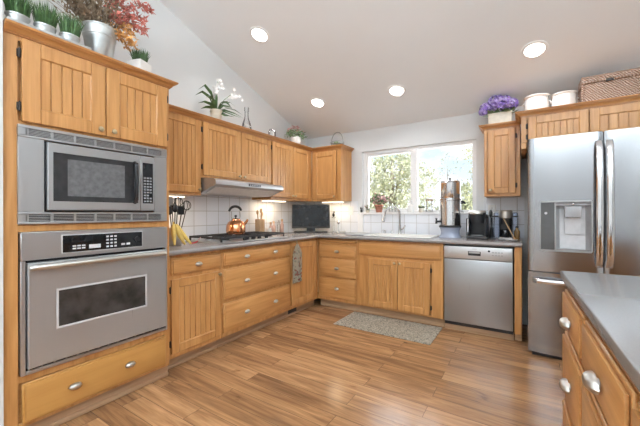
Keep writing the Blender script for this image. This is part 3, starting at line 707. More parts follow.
face_frame(u6, 0, w, 0, h, ((0, .04), (w - .03, w)), ((h - .03, h), (0, .02)))
door(u6, .052, 3.244 - 2.776 - .003, -.03, h - .018, 7, None, 0, .06)
door(u6, 3.244 - 2.776 + .003, 3.244 - 2.776 + .52, -.03, h - .018, 7, None, 1, .06)
M().box(0, .04, .004, .618, -.055, -.001, .002).build('side_rail', 'oak_v', u6); M().box(w - .03, w, .004, .618, -.055, -.001, .002).build('side_rail', 'oak_v', u6)
crown(u6, 0, w, h, .258, None); top_board(u6, 0, w, .618, h)

# range hood
rh = thing('range_hood', 'stainless range hood under the short oak wall cabinet above the cooktop', 'range hood', (.011, -2.112, 1.366))
prof = [(0, 0), (0, .137), (.33, .137), (.46, .125), (.487, .112), (.494, .095), (.494, .072), (.482, .060), (.44, .052), (.30, .0)]
m = M().prism(prof, 1, 0, .938); m.build('shell', 'steel', rh)
M().box(.4935, .4965, .40, .57, .078, .102, .001).build('control_strip', 'black', rh)
bt = M()
for k in range(5): bt.box(.496, .498, .415 + k * .03, .432 + k * .03, .084, .096)
bt.build('switches', 'grey', rh)
M().prism([(.305, .001), (.44, .051), (.44, .047), (.31, -.003)], 1, .04, .90).build('grease_filter', 'lightgrey', rh)
M().box(.10, .20, .10, .20, -.004, -.0003).box(.10, .20, .72, .82, -.004, -.0003).build('lamp_cover', 'lightgrey', rh)

# under-cabinet lights
def ucl(label, x, y, lx, ly, e):
    o = thing('under_cabinet_light', label, 'light', (x, y, 1.322))
    M().box(-lx / 2 - .006, lx / 2 + .006, -ly / 2 - .006, ly / 2 + .006, .006, .0175, .002).build('housing', 'trim', o)
    M().box(-lx / 2, lx / 2, -ly / 2, ly / 2, .0, .0065, .002).build('lens', 'ucl', o)
    lamp('under_cabinet_lamp', 'AREA', (x, y, 1.318), e, (1, .80, .55), (x, y, 0), shape='RECTANGLE', size=lx, size_y=ly)
ucl('slim warm light under the wall cabinet beside the oven tower', .16, -2.36, .08, .30, 1.3)
ucl('slim warm light under the two-door cabinet between hood and corner', .16, -.93, .08, .36, 1.3)
ucl('slim warm light under the corner cabinet left of the window', .56, -.16, .30, .08, 1.1)

# ---------------------------------------------------------------- refrigerator
fr = thing('refrigerator', 'large stainless french-door refrigerator with ice dispenser at the right', 'refrigerator', (2.822, -.834, 0))
fw = .955
M().box(.006, fw - .006, .075, .80, .03, 1.745).build('cabinet_body', 'grey', fr)
M().box(.03, fw - .03, .03, .074, .0, .028).build('base_grille', 'black', fr)
hg = M().box(.02, .12, .02, .12, 1.7455, 1.765, .004).box(fw - .12, fw - .02, .02, .12, 1.7455, 1.765, .004).build('hinge_cover', 'black', fr)
def curved_door(x0, x1, z0, z1, name, hole=None):
    """a panel that bulges slightly forward; hole = (xa, xb, za, zb) leaves the dispenser open"""
    m = M(); xs = [x0 + (x1 - x0) * i / 16 for i in range(17)]; zs = [z0, z1]
    if hole:
        xs = sorted(set([round(x, 5) for x in xs if not (hole[0] - .012 < x < hole[0] + .012 or hole[1] - .012 < x < hole[1] + .012)] + [hole[0], hole[1]])); zs = [z0, hole[2], hole[3], z1]
    def y(x):
        c = abs((x - fw / 2) / (fw / 2)); e = min(x - x0, x1 - x) / .02
        r = 0 if e >= 1 else .012 * (1 - math.sqrt(max(0, 1 - (1 - e) ** 2)))
        return -.014 + .018 * c * c + r
    grid = {}
    def V(i, j):
        if (i, j) not in grid: grid[(i, j)] = m.bm.verts.new((xs[i], y(xs[i]), zs[j]))
        return grid[(i, j)]
    bk = {}
    def B(i, j):
        if (i, j) not in bk: bk[(i, j)] = m.bm.verts.new((xs[i], .07, zs[j]))
        return bk[(i, j)]
    nx, nz_ = len(xs) - 1, len(zs) - 1
    ish = lambda i, j: hole and 0 <= i < nx and hole[0] - 1e-4 <= (xs[i] + xs[i + 1]) / 2 <= hole[1] + 1e-4 and j == 1
    for i in range(nx):
        for j in range(nz_):
            if ish(i, j): continue
            f = m.bm.faces.new((V(i, j), V(i + 1, j), V(i + 1, j + 1), V(i, j + 1))); f.smooth = True
            m.bm.faces.new((B(i, j), B(i, j + 1), B(i + 1, j + 1), B(i + 1, j)))
            for (p, q, di, dj) in (((i, j), (i + 1, j), 0, -1), ((i + 1, j), (i + 1, j + 1), 1, 0), ((i + 1, j + 1), (i, j + 1), 0, 1), ((i, j + 1), (i, j), -1, 0)):
                ni, nj = i + di, j + dj
                if 0 <= ni < nx and 0 <= nj < nz_ and not ish(ni, nj): continue
                m.bm.faces.new((V(*q), V(*p), B(*p), B(*q)))
    return m.build(name, 'fridge', fr)
gap = .477
hole = (.088, .405, .875, 1.262)
dl = curved_door(.002, gap - .004, .700, 1.785, 'fridge_door', hole)
dr = curved_door(gap + .004, fw - .002, .700, 1.785, 'fridge_door')
dz = curved_door(.002, fw - .002, .035, .690, 'freezer_drawer')
M().box(.004, fw - .004, .02, .07, .691, .699).build('gasket', 'black', fr); M().box(gap - .003, gap + .003, .01, .07, .70, 1.78).build('door_gasket', 'black', fr)
for sg, dd in ((-1, dl), (1, dr)):
    xx = gap + sg * .030
    h = M(); P = [(-.012, 1.715), (-.045, 1.66), (-.058, 1.40), (-.060, 1.2), (-.058, 1.0), (-.045, .815), (-.012, .765)]
    rings = []
    for yv, zz in P:
        rings.append([(xx + .021 * math.cos(2 * PI * k / 12), yv + .010 * math.sin(2 * PI * k / 12), zz) for k in range(12)])
    h.ring(rings); h.build('handle', 'chrome', dd)
h = M(); P = [(.03, -.004), (.06, -.05), (.14, -.068), (fw / 2, -.078), (fw - .14, -.068), (fw - .06, -.05), (fw - .03, -.004)]
h.ring([[(xx, yv + .010 * math.sin(2 * PI * k / 12), .628 + .019 * math.cos(2 * PI * k / 12)) for k in range(12)] for xx, yv in P]); h.build('handle', 'chrome', dz)
ds = M(); xa, xb, za, zb_ = hole
ds.box(xa, xa + .092, -.012, .06, za, zb_, .002); disp = ds.build('dispenser', 'blackglass', dl); disp.data.materials.clear(); disp.data.materials.append(Mt['dispenser'])
M().box(xa, xb, -.020, -.003, zb_ - .006, zb_ + .008, .002).box(xa, xb, -.020, -.003, za - .008, za + .006, .002).box(xa - .006, xa + .002, -.018, -.003, za, zb_, .002).box(xb - .002, xb + .008, -.018, -.003, za, zb_, .002).box(xa + .09, xa + .10, -.02, -.003, za, zb_, .002).build('dispenser_frame', 'steel', disp)
M().box(xa + .1, xb, .05, .06, za, zb_).build('cavity_back', 'lightgrey', disp)
M().prism([(xa + .1, -.004), (xa + .1, .05), (xa + .128, .05)], 2, za, zb_).prism([(xb - .028, .05), (xb, .05), (xb, -.004)], 2, za, zb_).box(xa + .1, xb, .0, .05, zb_ - .03, zb_).build('cavity_side', 'grey', disp)
M().box(xa + .1, xb, -.012, .05, za, za + .014, .002).build('drip_tray', 'steel_dark', disp)
xm = (xa + .1 + xb) / 2
M().box(xm - .052, xm + .052, -.008, .05, zb_ - .125, zb_ - .035, .006, 2).build('ice_chute', 'grey', disp)
M().prism([(.02, zb_ - .126), (.03, zb_ - .126), (.047, zb_ - .255), (.037, zb_ - .255)], 0, xm - .05, xm + .05).build('paddle', 'lightgrey', disp)
M().ell((xm, -.012, zb_ - .018), (.010, .008, .010)).build('lamp_bulb', 'chrome', disp)
M().cyl((xa + .035, -.0115, zb_ - .09), (xa + .035, -.0135, zb_ - .09), .010, 14).build('touch_button', 'lightgrey', disp)

# ---------------------------------------------------------------- island
RI = math.radians(-88.9); OI = Vector((2.944, -2.043, 0))
def isl(x, y, z=0): c, s = math.cos(RI), math.sin(RI); return (OI.x + x * c - y * s, OI.y + x * s + y * c, z)
IW = 1.75
t = M().box(0, IW, 0.0, .95, .857, .895, .005, 3)
tag(t.build('island_worktop', 'counter_i', None, isl(0, 0), RI), 'large grey island worktop at the lower right facing the refrigerator', 'worktop')
for k, (a, b_, lb, bead) in enumerate(((.012, .53, 'oak island drawer cabinet at the end nearest the refrigerator', 0), (.531, 1.075, 'oak island drawer cabinet in the middle, with the largest shell pull in view', 0), (1.076, 1.70, 'oak island cabinet nearest the camera, cut off by the right picture edge', 0))):
    r = thing('island_cabinet', lb, 'cabinet', isl(a, .034), RI); w = b_ - a
    carcass(r, 0, w, .88, .095, .856); M().box(0, w, .07, .088, 0, .094).build('toe_kick', 'toe', r)
    face_frame(r, 0, w, .095, .856, ((0, .018), (w - .018, w)), ((.82, .856), (.615, .645), (.30, .33), (.095, .12)))
    for z0, z1 in ((.642, .822), (.328, .622), (.118, .308)):
        f = M().box(.006, w - .006, -.009, 0, z0, z1, .003).box(.013, w - .013, -.019, -.009, z0 + .008, z1 - .008, .004).box(.026, w - .026, -.030, -.019, z0 + .020, z1 - .020, .006, 2)
        d = f.build('drawer', 'oak_h', r); kk = put('knob', KNOB, d, (w / 2 + .02, -.030, (z0 + z1) / 2 - .012)); kk.scale = (1.6, 1.25, 1.25)

# ---------------------------------------------------------------- ceiling lights
def cz(y): return ZC - SL * y
tilt = -math.atan(SL)
for i, (x, y, lb) in enumerate(((.651, -1.709, 'recessed ceiling light nearest the orchid, highest in view above the left cabinets'), (.653, -.685, 'recessed ceiling light above the left corner cabinets'), (1.628, -.60, 'recessed ceiling light above the kitchen window'), (2.874, -.731, 'recessed ceiling light above the refrigerator cabinet'), (2.3, -2.4, None), (3.6, -3.0, None))):
    if lb:
        o = thing('recessed_ceiling_light', lb, 'ceiling light', (x, y, cz(y) - .001)); o.rotation_euler = (tilt, 0, 0)
        M().ring([[(r * math.cos(2 * PI * k / 32), r * math.sin(2 * PI * k / 32), z) for k in range(32)] for r, z in ((.098, 0), (.096, -.006), (.076, -.008), (.072, 0))], False, False).build('trim_ring', 'trim', o)
        M().lathe([(.074, -.004), (.074, -.0005)], seg=28).build('lens', 'lamp', o)
    lamp('recessed_lamp', 'AREA', (x, y + .01, cz(y) - .03), 3.6, (.92, .96, 1), (x, y + .01, 0), shape='DISK', size=.14, spread=2.4)  # the two unlabelled entries are extra unseen lamps, added without fixtures

# ---------------------------------------------------------------- rug
rg = M().box(-.50, .50, -.25, .25, .0005, .009, .004)
tag(rg.build('rug', 'rug', None, (1.595, -.825, 0), math.radians(-.5)), 'grey-brown speckled rug on the floor in front of the sink', 'rug')

# ---------------------------------------------------------------- on top of the oven tower
rnd = random.Random(5); random.seed(5)
DT, DU = 2.1205, 2.0725
def grass_bm(rx, ry, z0, h, n, lean=.35):
    m = M()
    for _ in range(n):
        a = rnd.uniform(0, 2 * PI); q = math.sqrt(rnd.random()); x, y = rx * q * math.cos(a), ry * q * math.sin(a)
        hh = h * rnd.uniform(.65, 1.05); dx, dy = x * lean * 1.6 + rnd.gauss(0, .008), y * lean * 1.6 + rnd.gauss(0, .008)
        m.blade([(x, y, z0), (x + dx * .35, y + dy * .35, z0 + hh * .55), (x + dx, y + dy, z0 + hh)], .006)
    return m
tr = M().box(-.052, .052, -.18, .18, 0, .006, .002).box(-.052, -.047, -.18, .18, .006, .016, .001).box(.047, .052, -.18, .18, .006, .016, .001).box(-.047, .047, -.18, -.175, .006, .016, .001).box(-.047, .047, .175, .18, .006, .016, .001)
tag(tr.build('tray', 'galv', None, (.635, -3.322, DT)), 'long thin zinc tray under the three grass pots on the oven tower', 'tray')
for y, lb in ((-3.448, 'zinc pot of artificial grass at the left end of the tray'), (-3.338, 'zinc pot of artificial grass in the middle of the tray'), (-3.228, 'zinc pot of artificial grass at the right end of the tray beside the bucket')):
    o = thing('grass_pot', lb, 'potted plant', (.632, y, DT + .0065), 0, 'grass pots on the tray')
    M().lathe([(.036, 0), (.046, .044), (.049, .046), (.049, .054), (.044, .054), (.043, .048)], seg=24, sx=.85).build('pot', 'galv', o)
    M().lathe([(.042, .040), (.042, .050)], seg=20, sx=.85).build('soil', 'soil', o)
    grass_bm(.036, .042, .050, .125, 230).build('grass', 'grass', o)
bk = thing('flower_bucket', 'zinc bucket of dried brown and red branches on the oven tower', 'bucket', (.555, -3.045, DT))
M().lathe([(.060, 0), (.064, .004), (.086, .150), (.089, .152), (.089, .158), (.087, .160), (.0905, .205), (.094, .207), (.094, .214), (.088, .214), (.086, .19), (.07, .06)], seg=32, close1=False).build('pail', 'galv', bk)
M().lathe([(.080, .14), (.080, .15)], seg=20).build('filler', 'soil', bk)
st, lf = M(), M()
for k in range(110):
    a = rnd.uniform(0, 2 * PI); q = rnd.random() ** .5 * .065
    p0 = Vector((q * math.cos(a), q * math.sin(a), .15)); d = Vector((rnd.gauss(.0, .07), rnd.gauss(-.05, .07), rnd.uniform(.18, .38)))
    p2 = p0 + d + Vector((0, d.y * .4, 0)); p1 = p0 + d * .55
    st.tube([p0, p1, p2], [.0028, .002, .001], 5)
    for j in range(16):
        t = rnd.uniform(.3, 1); c = p0.lerp(p2, t); lf.leaf(c, (rnd.gauss(0, .013), rnd.gauss(0, .013), rnd.uniform(.0, .03)), .012)
st.build('dried_stems', 'dry', bk); lf.build('dried_seed_heads', 'dry', bk)
st, lf, lo = M(), M(), M()
for k in range(26):
    p0 = Vector((rnd.uniform(-.03, .05), rnd.uniform(.0, .07), .16)); d = Vector((rnd.gauss(.02, .05), rnd.uniform(.04, .30), rnd.uniform(.0, .32)))
    if d.z < .10: d.y *= .55
    P = [p0, p0 + Vector((d.x * .4, d.y * .35, d.z * .6 + .05)), p0 + Vector((d.x * .75, d.y * .75, d.z * .95 + .03)), p0 + d]
    st.tube(P, [.0022, .0018, .0014, .0008], 5)
    low = d.z < .13
    for j in range(46):
        t = rnd.uniform(.35, 1) * 2.999; i = int(t); c = P[i].lerp(P[i + 1], t - i)
        (lo if low else lf).leaf(c + Vector((rnd.gauss(0, .008), rnd.gauss(0, .008), rnd.gauss(0, .008))), (rnd.gauss(0, .014), rnd.gauss(0.006, .016), rnd.gauss(0, .016)), .014, curl=.3)
st.build('branches', 'dry', bk); lf.build('red_leaves', 'red', bk); lo.build('orange_leaves', 'orange', bk)
o = thing('square_planter', 'small white square planter of grass at the right end of the oven tower', 'potted plant', (.56, -2.80, DT), math.radians(20))
M().box(-.052, .052, -.052, .052, 0, .100, .003).box(-.046, .046, -.046, .046, .1, .102).build('planter', 'white', o)
grass_bm(.042, .042, .10, .085, 240, .3).build('grass', 'leaf_d', o)

# ---------------------------------------------------------------- on top of the upper cabinets
o = thing('potted_orchid', 'white orchid in a cream pot on the cabinets over the range hood', 'potted plant', (.20, -1.855, DU))
M().lathe([(.038, 0), (.052, .06), (.060, .135), (.055, .135), (.052, .125)], seg=24).lathe([(.052, .12), (.052, .126)]).build('pot', 'cream', o)
m = M()
for a, ln, up in ((-1.9, .22, .15), (-1.5, .22, .20), (-1.7, .20, .05), (-2.3, .16, .02), (1.35, .32, .05), (1.7, .30, .09), (1.1, .27, -.02), (.7, .2, -.05), (.2, .2, .06), (-.6, .16, .12), (2.6, .14, .12), (1.55, .2, .12), (-1.1, .2, .10), (1.45, .34, .02), (1.0, .22, .10), (-1.4, .14, -.04), (.4, .16, -.06)):
    dx, dy = math.cos(a) * ln * .8, math.sin(a) * ln; roll = rnd.uniform(-.9, .9)
    m.blade([(0, 0, .125), (dx * .35, dy * .3, .15 + up * .7), (dx * .7, dy * .65, .14 + up), (dx, dy, .12 + up * .75)], .040, (-math.sin(a), math.cos(a), roll + .5))
m.build('leaves', 'leaf_d', o)
m = M()
for P in ([(0, 0, .12), (-.005, .0, .26), (0, .01, .36), (.01, .015, .43)], [(0, .01, .12), (.02, .08, .26), (.02, .17, .34), (.03, .24, .335)], [(0, -.01, .12), (-.01, -.02, .24), (0, -.01, .33)]):
    m.tube(P, .003, 6); fl = M()
    for k in range(14):
        t = rnd.uniform(1.6 if len(P) > 3 else 1, len(P) - 1.001); i = int(t); c = Vector(P[i]).lerp(Vector(P[i + 1]), t - i) + Vector((rnd.gauss(.01, .015), rnd.gauss(0, .020), rnd.gauss(0, .020)))
        for q in range(5):
            an = 2 * PI * q / 5; fl.leaf(c, (.006, .026 * math.cos(an), .026 * math.sin(an)), .024, (1, .1, .1), .2)
    fl.build('flower_spray', 'petal', o)
m.build('flower_stems', 'leaf_g', o)
o = thing('glass_bottle', 'tall clear glass bottle on the cabinets right of the orchid', 'bottle', (.20, -1.44, DU))
M().lathe([(.050, .0), (.056, .01), (.056, .05), (.046, .10), (.028, .15), (.022, .18), (.022, .235), (.027, .24), (.027, .275), (.022, .28), (.018, .28), (.018, .19), (.024, .15), (.042, .10), (.052, .05), (.05, .012)], seg=24).build('glass', 'clear', o)
M().lathe([(.018, .05), (.028, .07), (.018, .09)], (0, 0, 0), 16).build('emblem', 'petal', o)
o = thing('glass_jar', 'small clear glass jar holding white and grey pieces beside the flower bowl', 'jar', (.20, -1.015, DU))
M().lathe([(.044, 0), (.046, .01), (.046, .10), (.034, .12), (.036, .13), (.032, .13), (.042, .10), (.042, .01)], seg=20).build('glass', 'clear', o)
M().lathe([(.026, .002), (.03, .03), (.022, .07), (.028, .085), (.01, .11)], seg=14).build('figure', 'white', o)
M().ell((0, 0, .125), (.02, .02, .015)).build('stopper', 'grey', o)
o = thing('flower_bowl', 'white bowl of pink and white flowers on the cabinets near the corner', 'potted plant', (.20, -.535, DU))
M().lathe([(.035, 0), (.05, .02), (.072, .07), (.076, .12), (.072, .12), (.066, .07)], seg=26).lathe([(.07, .108), (.07, .112)]).build('bowl', 'white', o)
m, f1, f2 = M(), M(), M()
for k in range(260):
    a = rnd.uniform(0, 2 * PI); q = rnd.random() ** .5; c = Vector((.11 * q * math.cos(a), .17 * q * math.sin(a), .12 + rnd.uniform(0, .11) * (1.05 - q * q * .6)))
    m.leaf(c, (rnd.gauss(0, .02), rnd.gauss(0, .025), rnd.gauss(.012, .018)), .018)
for k in range(80):
    a = rnd.uniform(0, 2 * PI); q = rnd.random() ** .5; c = Vector((.10 * q * math.cos(a), .16 * q * math.sin(a), .17 + .10 * (1 - q * q) * rnd.uniform(.5, 1) + .01))
    for j in range(6):
        an = 2 * PI * j / 6; (f1 if k % 3 else f2).leaf(c, (.02 * math.cos(an), .02 * math.sin(an), .010), .018, (0, 0, 1), .2)
m.build('leaves', 'leaf_g', o); f1.build('pink_flowers', 'pink', o); f2.build('white_flowers', 'petal', o)
o = thing('wire_basket', 'small round wire basket with arched handle on the corner cabinet left of the window', 'basket', (.650, -.19, DU))
m = M()
for z, r in ((.004, .075), (.035, .085), (.068, .092)): m.tube([(r * math.cos(2 * PI * k / 20), r * math.sin(2 * PI * k / 20), z) for k in range(20)], .005, 6, loop=True)
for k in range(14): a = 2 * PI * k / 14; m.tube([(.075 * math.cos(a), .075 * math.sin(a), .004), (.092 * math.cos(a), .092 * math.sin(a), .068)], .0035, 5)
m.lathe([(.075, .001), (.075, .004)]); m.build('basket', 'steel_dark', o)
M().tube([(.092 * math.cos(a), 0, .068 + .14 * math.sin(a)) for a in [PI * k / 14 for k in range(15)]], .006, 8).build('handle', 'steel_dark', o)
m = M()
for k in range(26): a = rnd.uniform(0, 6.28); q = rnd.uniform(0, .055); m.ell((q * math.cos(a), q * math.sin(a), .022 + rnd.uniform(0, .045)), (.017, .017, .017), 8, 5)
m.build('contents', 'leaf_g', o)
# hydrangea box
o = thing('hydrangea_box', 'cream wooden box of purple hydrangeas on the cabinet right of the window', 'potted plant', (2.59, -.215, DU))
M().box(-.105, .105, -.045, .045, 0, .125, .004).box(-.11, .11, -.05, .05, .112, .128, .003).build('box', 'cream', o)
m = M()
for k in range(46): a = rnd.uniform(0, 6.28); m.leaf((rnd.uniform(-.10, .10), rnd.uniform(-.04, .04), .125), (.09 * math.cos(a), .06 * math.sin(a) - .02, rnd.uniform(-.01, .06)), .05, (0, 0, 1), .2)
m.build('leaves', 'leaf_g', o)
f1, f2 = M(), M()
for cx, cyy, czz, r in ((-.125, -.03, .19, .062), (-.045, -.045, .235, .068), (.045, -.04, .225, .066), (.105, -.025, .20, .058), (0, -.03, .245, .06), (-.08, .02, .21, .055), (.0, -.055, .185, .05), (-.15, -.05, .155, .04)):
    for k in range(150):
        z = rnd.uniform(-.6, 1); a = rnd.uniform(0, 6.28); q = math.sqrt(1 - z * z); nn = Vector((q * math.cos(a), q * math.sin(a), z)); c = Vector((cx, cyy, czz)) + nn * r * rnd.uniform(.86, 1)
        t1 = nn.cross(Vector((.3, .2, 1))).normalized(); t2 = nn.cross(t1)
        F = f1 if rnd.random() < .5 else f2
        for j in range(4):
            an = PI / 2 * j + a; F.leaf(c, t1 * .0135 * math.cos(an) + t2 * .0135 * math.sin(an) + nn * .004, .013, nn)
f1.build('purple_petals', 'purple', o); f2.build('lilac_petals', 'lilac', o)
for x, r, hgt, lb in ((2.896, .094, .172, 'larger white enamel pot beside the purple flowers on the refrigerator cabinet'), (3.098, .088, .158, 'smaller white enamel pot next to the wicker chest')):
    o = thing('white_pot', lb, 'pot', (x, -.42, DU))
    M().lathe([(r * .86, 0), (r * .95, .01), (r, hgt * .45), (r * .95, hgt - .03), (r * .93, hgt - .014), (r * 1.03, hgt - .006), (r * 1.03, hgt), (r * .95, hgt), (r * .88, hgt - .03), (r * .9, .02)], seg=32).build('body', 'white', o)
    for sg in (-1, 1): M().tube([(sg * r * .96, -.025, hgt - .06), (sg * (r + .009), -.02, hgt - .055), (sg * (r + .011), 0, hgt - .055), (sg * (r + .009), .02, hgt - .055), (sg * r * .96, .025, hgt - .06)], .005, 7).build('handle', 'white', o)
    M().tube([(r * 1.03 * math.cos(2 * PI * k / 28), r * 1.03 * math.sin(2 * PI * k / 28), hgt - .002) for k in range(28)], .004, 6, loop=True).build('rim', 'white', o)
o = thing('wicker_chest', 'brown woven wicker chest with a lid on the refrigerator cabinet', 'basket', (3.40, -.36, DU))
M().box(-.175, .175, -.11, .11, 0, .20, .006).build('body', 'wicker', o)
M().prism([(-.118, .201), (.118, .201), (.118, .245), (.09, .268), (-.09, .268), (-.118, .245)], 0, -.183, .183).build('lid', 'wicker', o)
for x in (-.178, .178):
    for y in (-.112, .112): M().cyl((x, y, 0), (x, y, .2), .009, 8).build('corner_post', 'wicker', o)
M().tube([(-.186, -.121, .206), (.186, -.121, .206)], .006, 6).build('lid_edging', 'wicker', o)
M().tube([(-.178, -.114, .010), (.178, -.114, .010)], .006, 6).build('base_edging', 'wicker', o)
M().box(-.03, .02, -.127, -.118, .190, .215, .003).build('latch', 'iron', o)

# ---------------------------------------------------------------- worktop, left wall
CT = .9055
o = thing('utensil_crock', 'steel crock full of black and steel cooking utensils beside the oven tower', 'utensil holder', (.30, -2.375, CT))
M().lathe([(.052, 0), (.055, .004), (.055, .15), (.051, .15), (.050, .01)], seg=22).build('crock', 'steel', o)
for k, (dx, dy, z, kind) in enumerate(((.03, -.06, .27, 0), (-.02, -.03, .34, 1), (0.0, .03, .33, 2), (.03, .09, .30, 2), (-.03, .0, .30, 0), (.02, .05, .26, 1), (.04, -.02, .29, 0))):
    e = Vector((dx, dy, z)); b0 = Vector((dx * .25, dy * .25, .012)); m = M().tube([b0, b0.lerp(e, .7), e], [.004, .004, .004], 7)
    if kind == 0: m.ell((e.x, e.y, e.z + .025), (.012, .028, .036), 12, 8)
    elif kind == 1: m.box(e.x - .004, e.x + .004, e.y - .03, e.y + .03, e.z, e.z + .075, .003)
    else:
        for q in range(3): m.tube([(e.x + .01 * math.cos(q) , e.y + .040 * math.cos(2 * PI * j / 16) * (1 - .3 * q), e.z + .04 + .040 * math.sin(2 * PI * j / 16)) for j in range(16)], .0035, 5, loop=True)
    m.build('utensil', 'black' if k != 1 else 'steel', o)
o = thing('banana_bunch', 'bunch of ripe yellow bananas standing on the worktop beside the utensil crock', 'fruit', (.44, -2.475, CT))
for k, (a, ln) in enumerate(((-.35, 1.0), (.05, 1.02), (.42, .95))):
    P, R = [], []
    for j in range(9):
        t = j / 8; ang = -.2 + t * 1.25; r = .15 * ln
        y = (1 - math.cos(ang)) * r; z = .015 + (.158 - .150 * t)
        out = .012 + .085 * t ** 1.3
        P.append((out * math.cos(a * 1.2) * .7, (out + .01) * math.sin(a * 1.6 + .35) * 1.3, z + .012 * (1 - t)))
        R.append(.0055 if j == 0 else .017 * math.sin(PI * (.18 + .72 * t)) + .002)
    P = [(p[0], p[1], max(p[2], .019)) for p in P]
    M().tube(P, R, 10).build('banana', 'yellow', o)
M().cyl((.006, .003, .165), (.002, -.002, .205), .009, 8, .006).build('stem', 'yellow', o)
o = thing('glass_tumbler', 'small clear glass jar on the worktop edge touching the oven tower', 'jar', (.50, -2.585, CT))
M().lathe([(.026, 0), (.029, .004), (.029, .085), (.026, .088), (.026, .01)], seg=18).build('glass', 'clear', o); M().lathe([(.029, .0885), (.029, .10), (.024, .103)], seg=18).build('lid', 'galv', o)
o = thing('peeler', 'small red-handled tool lying near the bananas', 'kitchen tool', (.31, -2.19, CT))
M().tube([(0, -.03, .006), (0, .01, .008), (.005, .03, .02)], .0055, 8).build('handle', 'redplastic', o); M().tube([(.005, .028, .019), (.01, .06, .055)], .003, 6).build('blade', 'pink', o)
o = thing('copper_kettle', 'polished copper kettle with black handle on the back burner of the cooktop', 'kettle', (.27, -1.665, .9640))
M().lathe([(.085, 0), (.097, .012), (.100, .04), (.096, .085), (.080, .118), (.052, .138), (.048, .142)], seg=32).build('body', 'copper', o)
l_ = M().lathe([(.050, .1415), (.048, .150), (.030, .160), (.010, .163)], seg=24).build('lid', 'copper', o); M().lathe([(.007, .163), (.006, .172), (.015, .180), (.012, .192), (.004, .196)], seg=14).build('lid_knob', 'black', l_)
M().tube([(.02, .075, .085), (.03, .115, .115), (.035, .135, .145)], [.020, .014, .011], 12).build('spout', 'copper', o)
hd = M()
for sg in (-1, 1): hd.tube([(.0, sg * .05, .138), (.0, sg * .062, .18), (0, sg * .055, .235)], .005, 7)
hd.build('handle_bracket', 'steel', o)
M().tube([(0, .085 * math.cos(a) - .004, .222 + .062 * math.sin(a)) for a in [.35 + 2.6 * k / 10 for k in range(11)]], [.010, .013, .014, .014, .014, .014, .014, .014, .013, .012, .011], 10).build('handle', 'black', o)
o = thing('wooden_spoon_block', 'tall wooden holder with wooden spoons right of the cooktop', 'utensil holder', (.11, -1.135, CT))
M().box(-.04, .04, -.045, .045, 0, .20, .005).build('block', 'wood_item', o)
for dx, dy, hh in ((-.012, -.02, .30), (.012, .005, .32), (0, .028, .285)):
    M().tube([(dx, dy, .2005), (dx * 1.2, dy * 1.25, hh - .04)], .006, 8).ell((dx * 1.2, dy * 1.3, hh - .02), (.009, .019, .03), 10, 7).build('spoon', 'wood_item', o)
for y, x, hh, r, mat, lb in ((-.93, .10, .155, .022, 'rosejar', 'rose-pink spice bottle nearest the white cup'), (-.855, .085, .165, .024, 'rosejar', 'rose-pink spice bottle second in the row beside the television'), (-.775, .10, .18, .022, 'clear', 'clear slim bottle third in the row beside the television'), (-.695, .09, .19, .024, 'rosejar', 'rose-pink spice bottle tallest and closest to the television')):
    o = thing('spice_bottle', lb, 'bottle', (x, y, CT), 0, 'bottles left of the television')
    M().lathe([(r * .95, 0), (r, .004), (r, hh * .62), (r * .55, hh * .74), (r * .55, hh * .86)], seg=16).build('glass', mat, o); M().lathe([(r * .62, hh * .8605), (r * .62, hh), (r * .4, hh + .003)], seg=14).build('cap', 'wood_item' if mat != 'clear' else 'grey', o)
o = thing('white_cup', 'small white cup between the wooden spoon block and the spice bottles', 'cup', (.135, -1.01, CT))
M().lathe([(.026, 0), (.032, .01), (.036, .09), (.032, .09), (.028, .012)], seg=20).build('body', 'white', o); M().tube([(0, .034, .07), (0, .056, .062), (0, .056, .035), (0, .031, .025)], .0045, 7).build('handle', 'white', o)
# television in the corner
o = thing('television', 'small black flat television on the worktop in the room corner', 'television', (.31, -.335, CT), .569)
M().box(-.262, .262, -.02, .03, .062, .388, .006).build('housing', 'black', o); M().box(-.245, .245, -.0215, -.0195, .088, .372).build('screen', 'tvscreen', o)
M().box(-.23, .23, -.06, .09, 0, .022, .006).build('base', 'black', o); M().box(-.06, .06, .0, .035, .0225, .08, .003).build('neck', 'black', o)
M().box(-.20, .20, -.0235, -.019, .066, .080, .002).build('speaker_bar', 'blackmatte', o)
o = thing('black_bird_figurine', 'black bird figurine on a clear stand just right of the television', 'figurine', (.555, -.13, CT))
M().lathe([(.03, 0), (.028, .01), (.012, .02), (.012, .20), (.03, .21), (.03, .215)], seg=16).build('stand', 'clear', o)
M().ell((0, 0, .245), (.018, .022, .030)).ell((.012, -.01, .283), (.013, .013, .013), 10, 6).tube([(.022, -.015, .285), (.04, -.02, .281)], [.005, .001], 6).build('bird', 'black', o)
o = thing('silver_ornament', 'small silver ball on a thin stem beside the bird figurine', 'ornament', (.635, -.13, CT))
M().lathe([(.028, 0), (.026, .006), (.005, .012), (.005, .12)], seg=16).build('stem', 'chrome', o); M().ell((0, 0, .142), (.024, .024, .026)).build('ball', 'chrome', o)
o = thing('white_dish', 'small white dish on the worktop beside the silver ornament', 'dish', (.72, -.17, CT))
M().lathe([(.025, 0), (.04, .012), (.045, .025), (.041, .025), (.03, .012)], seg=20).build('dish', 'white', o)

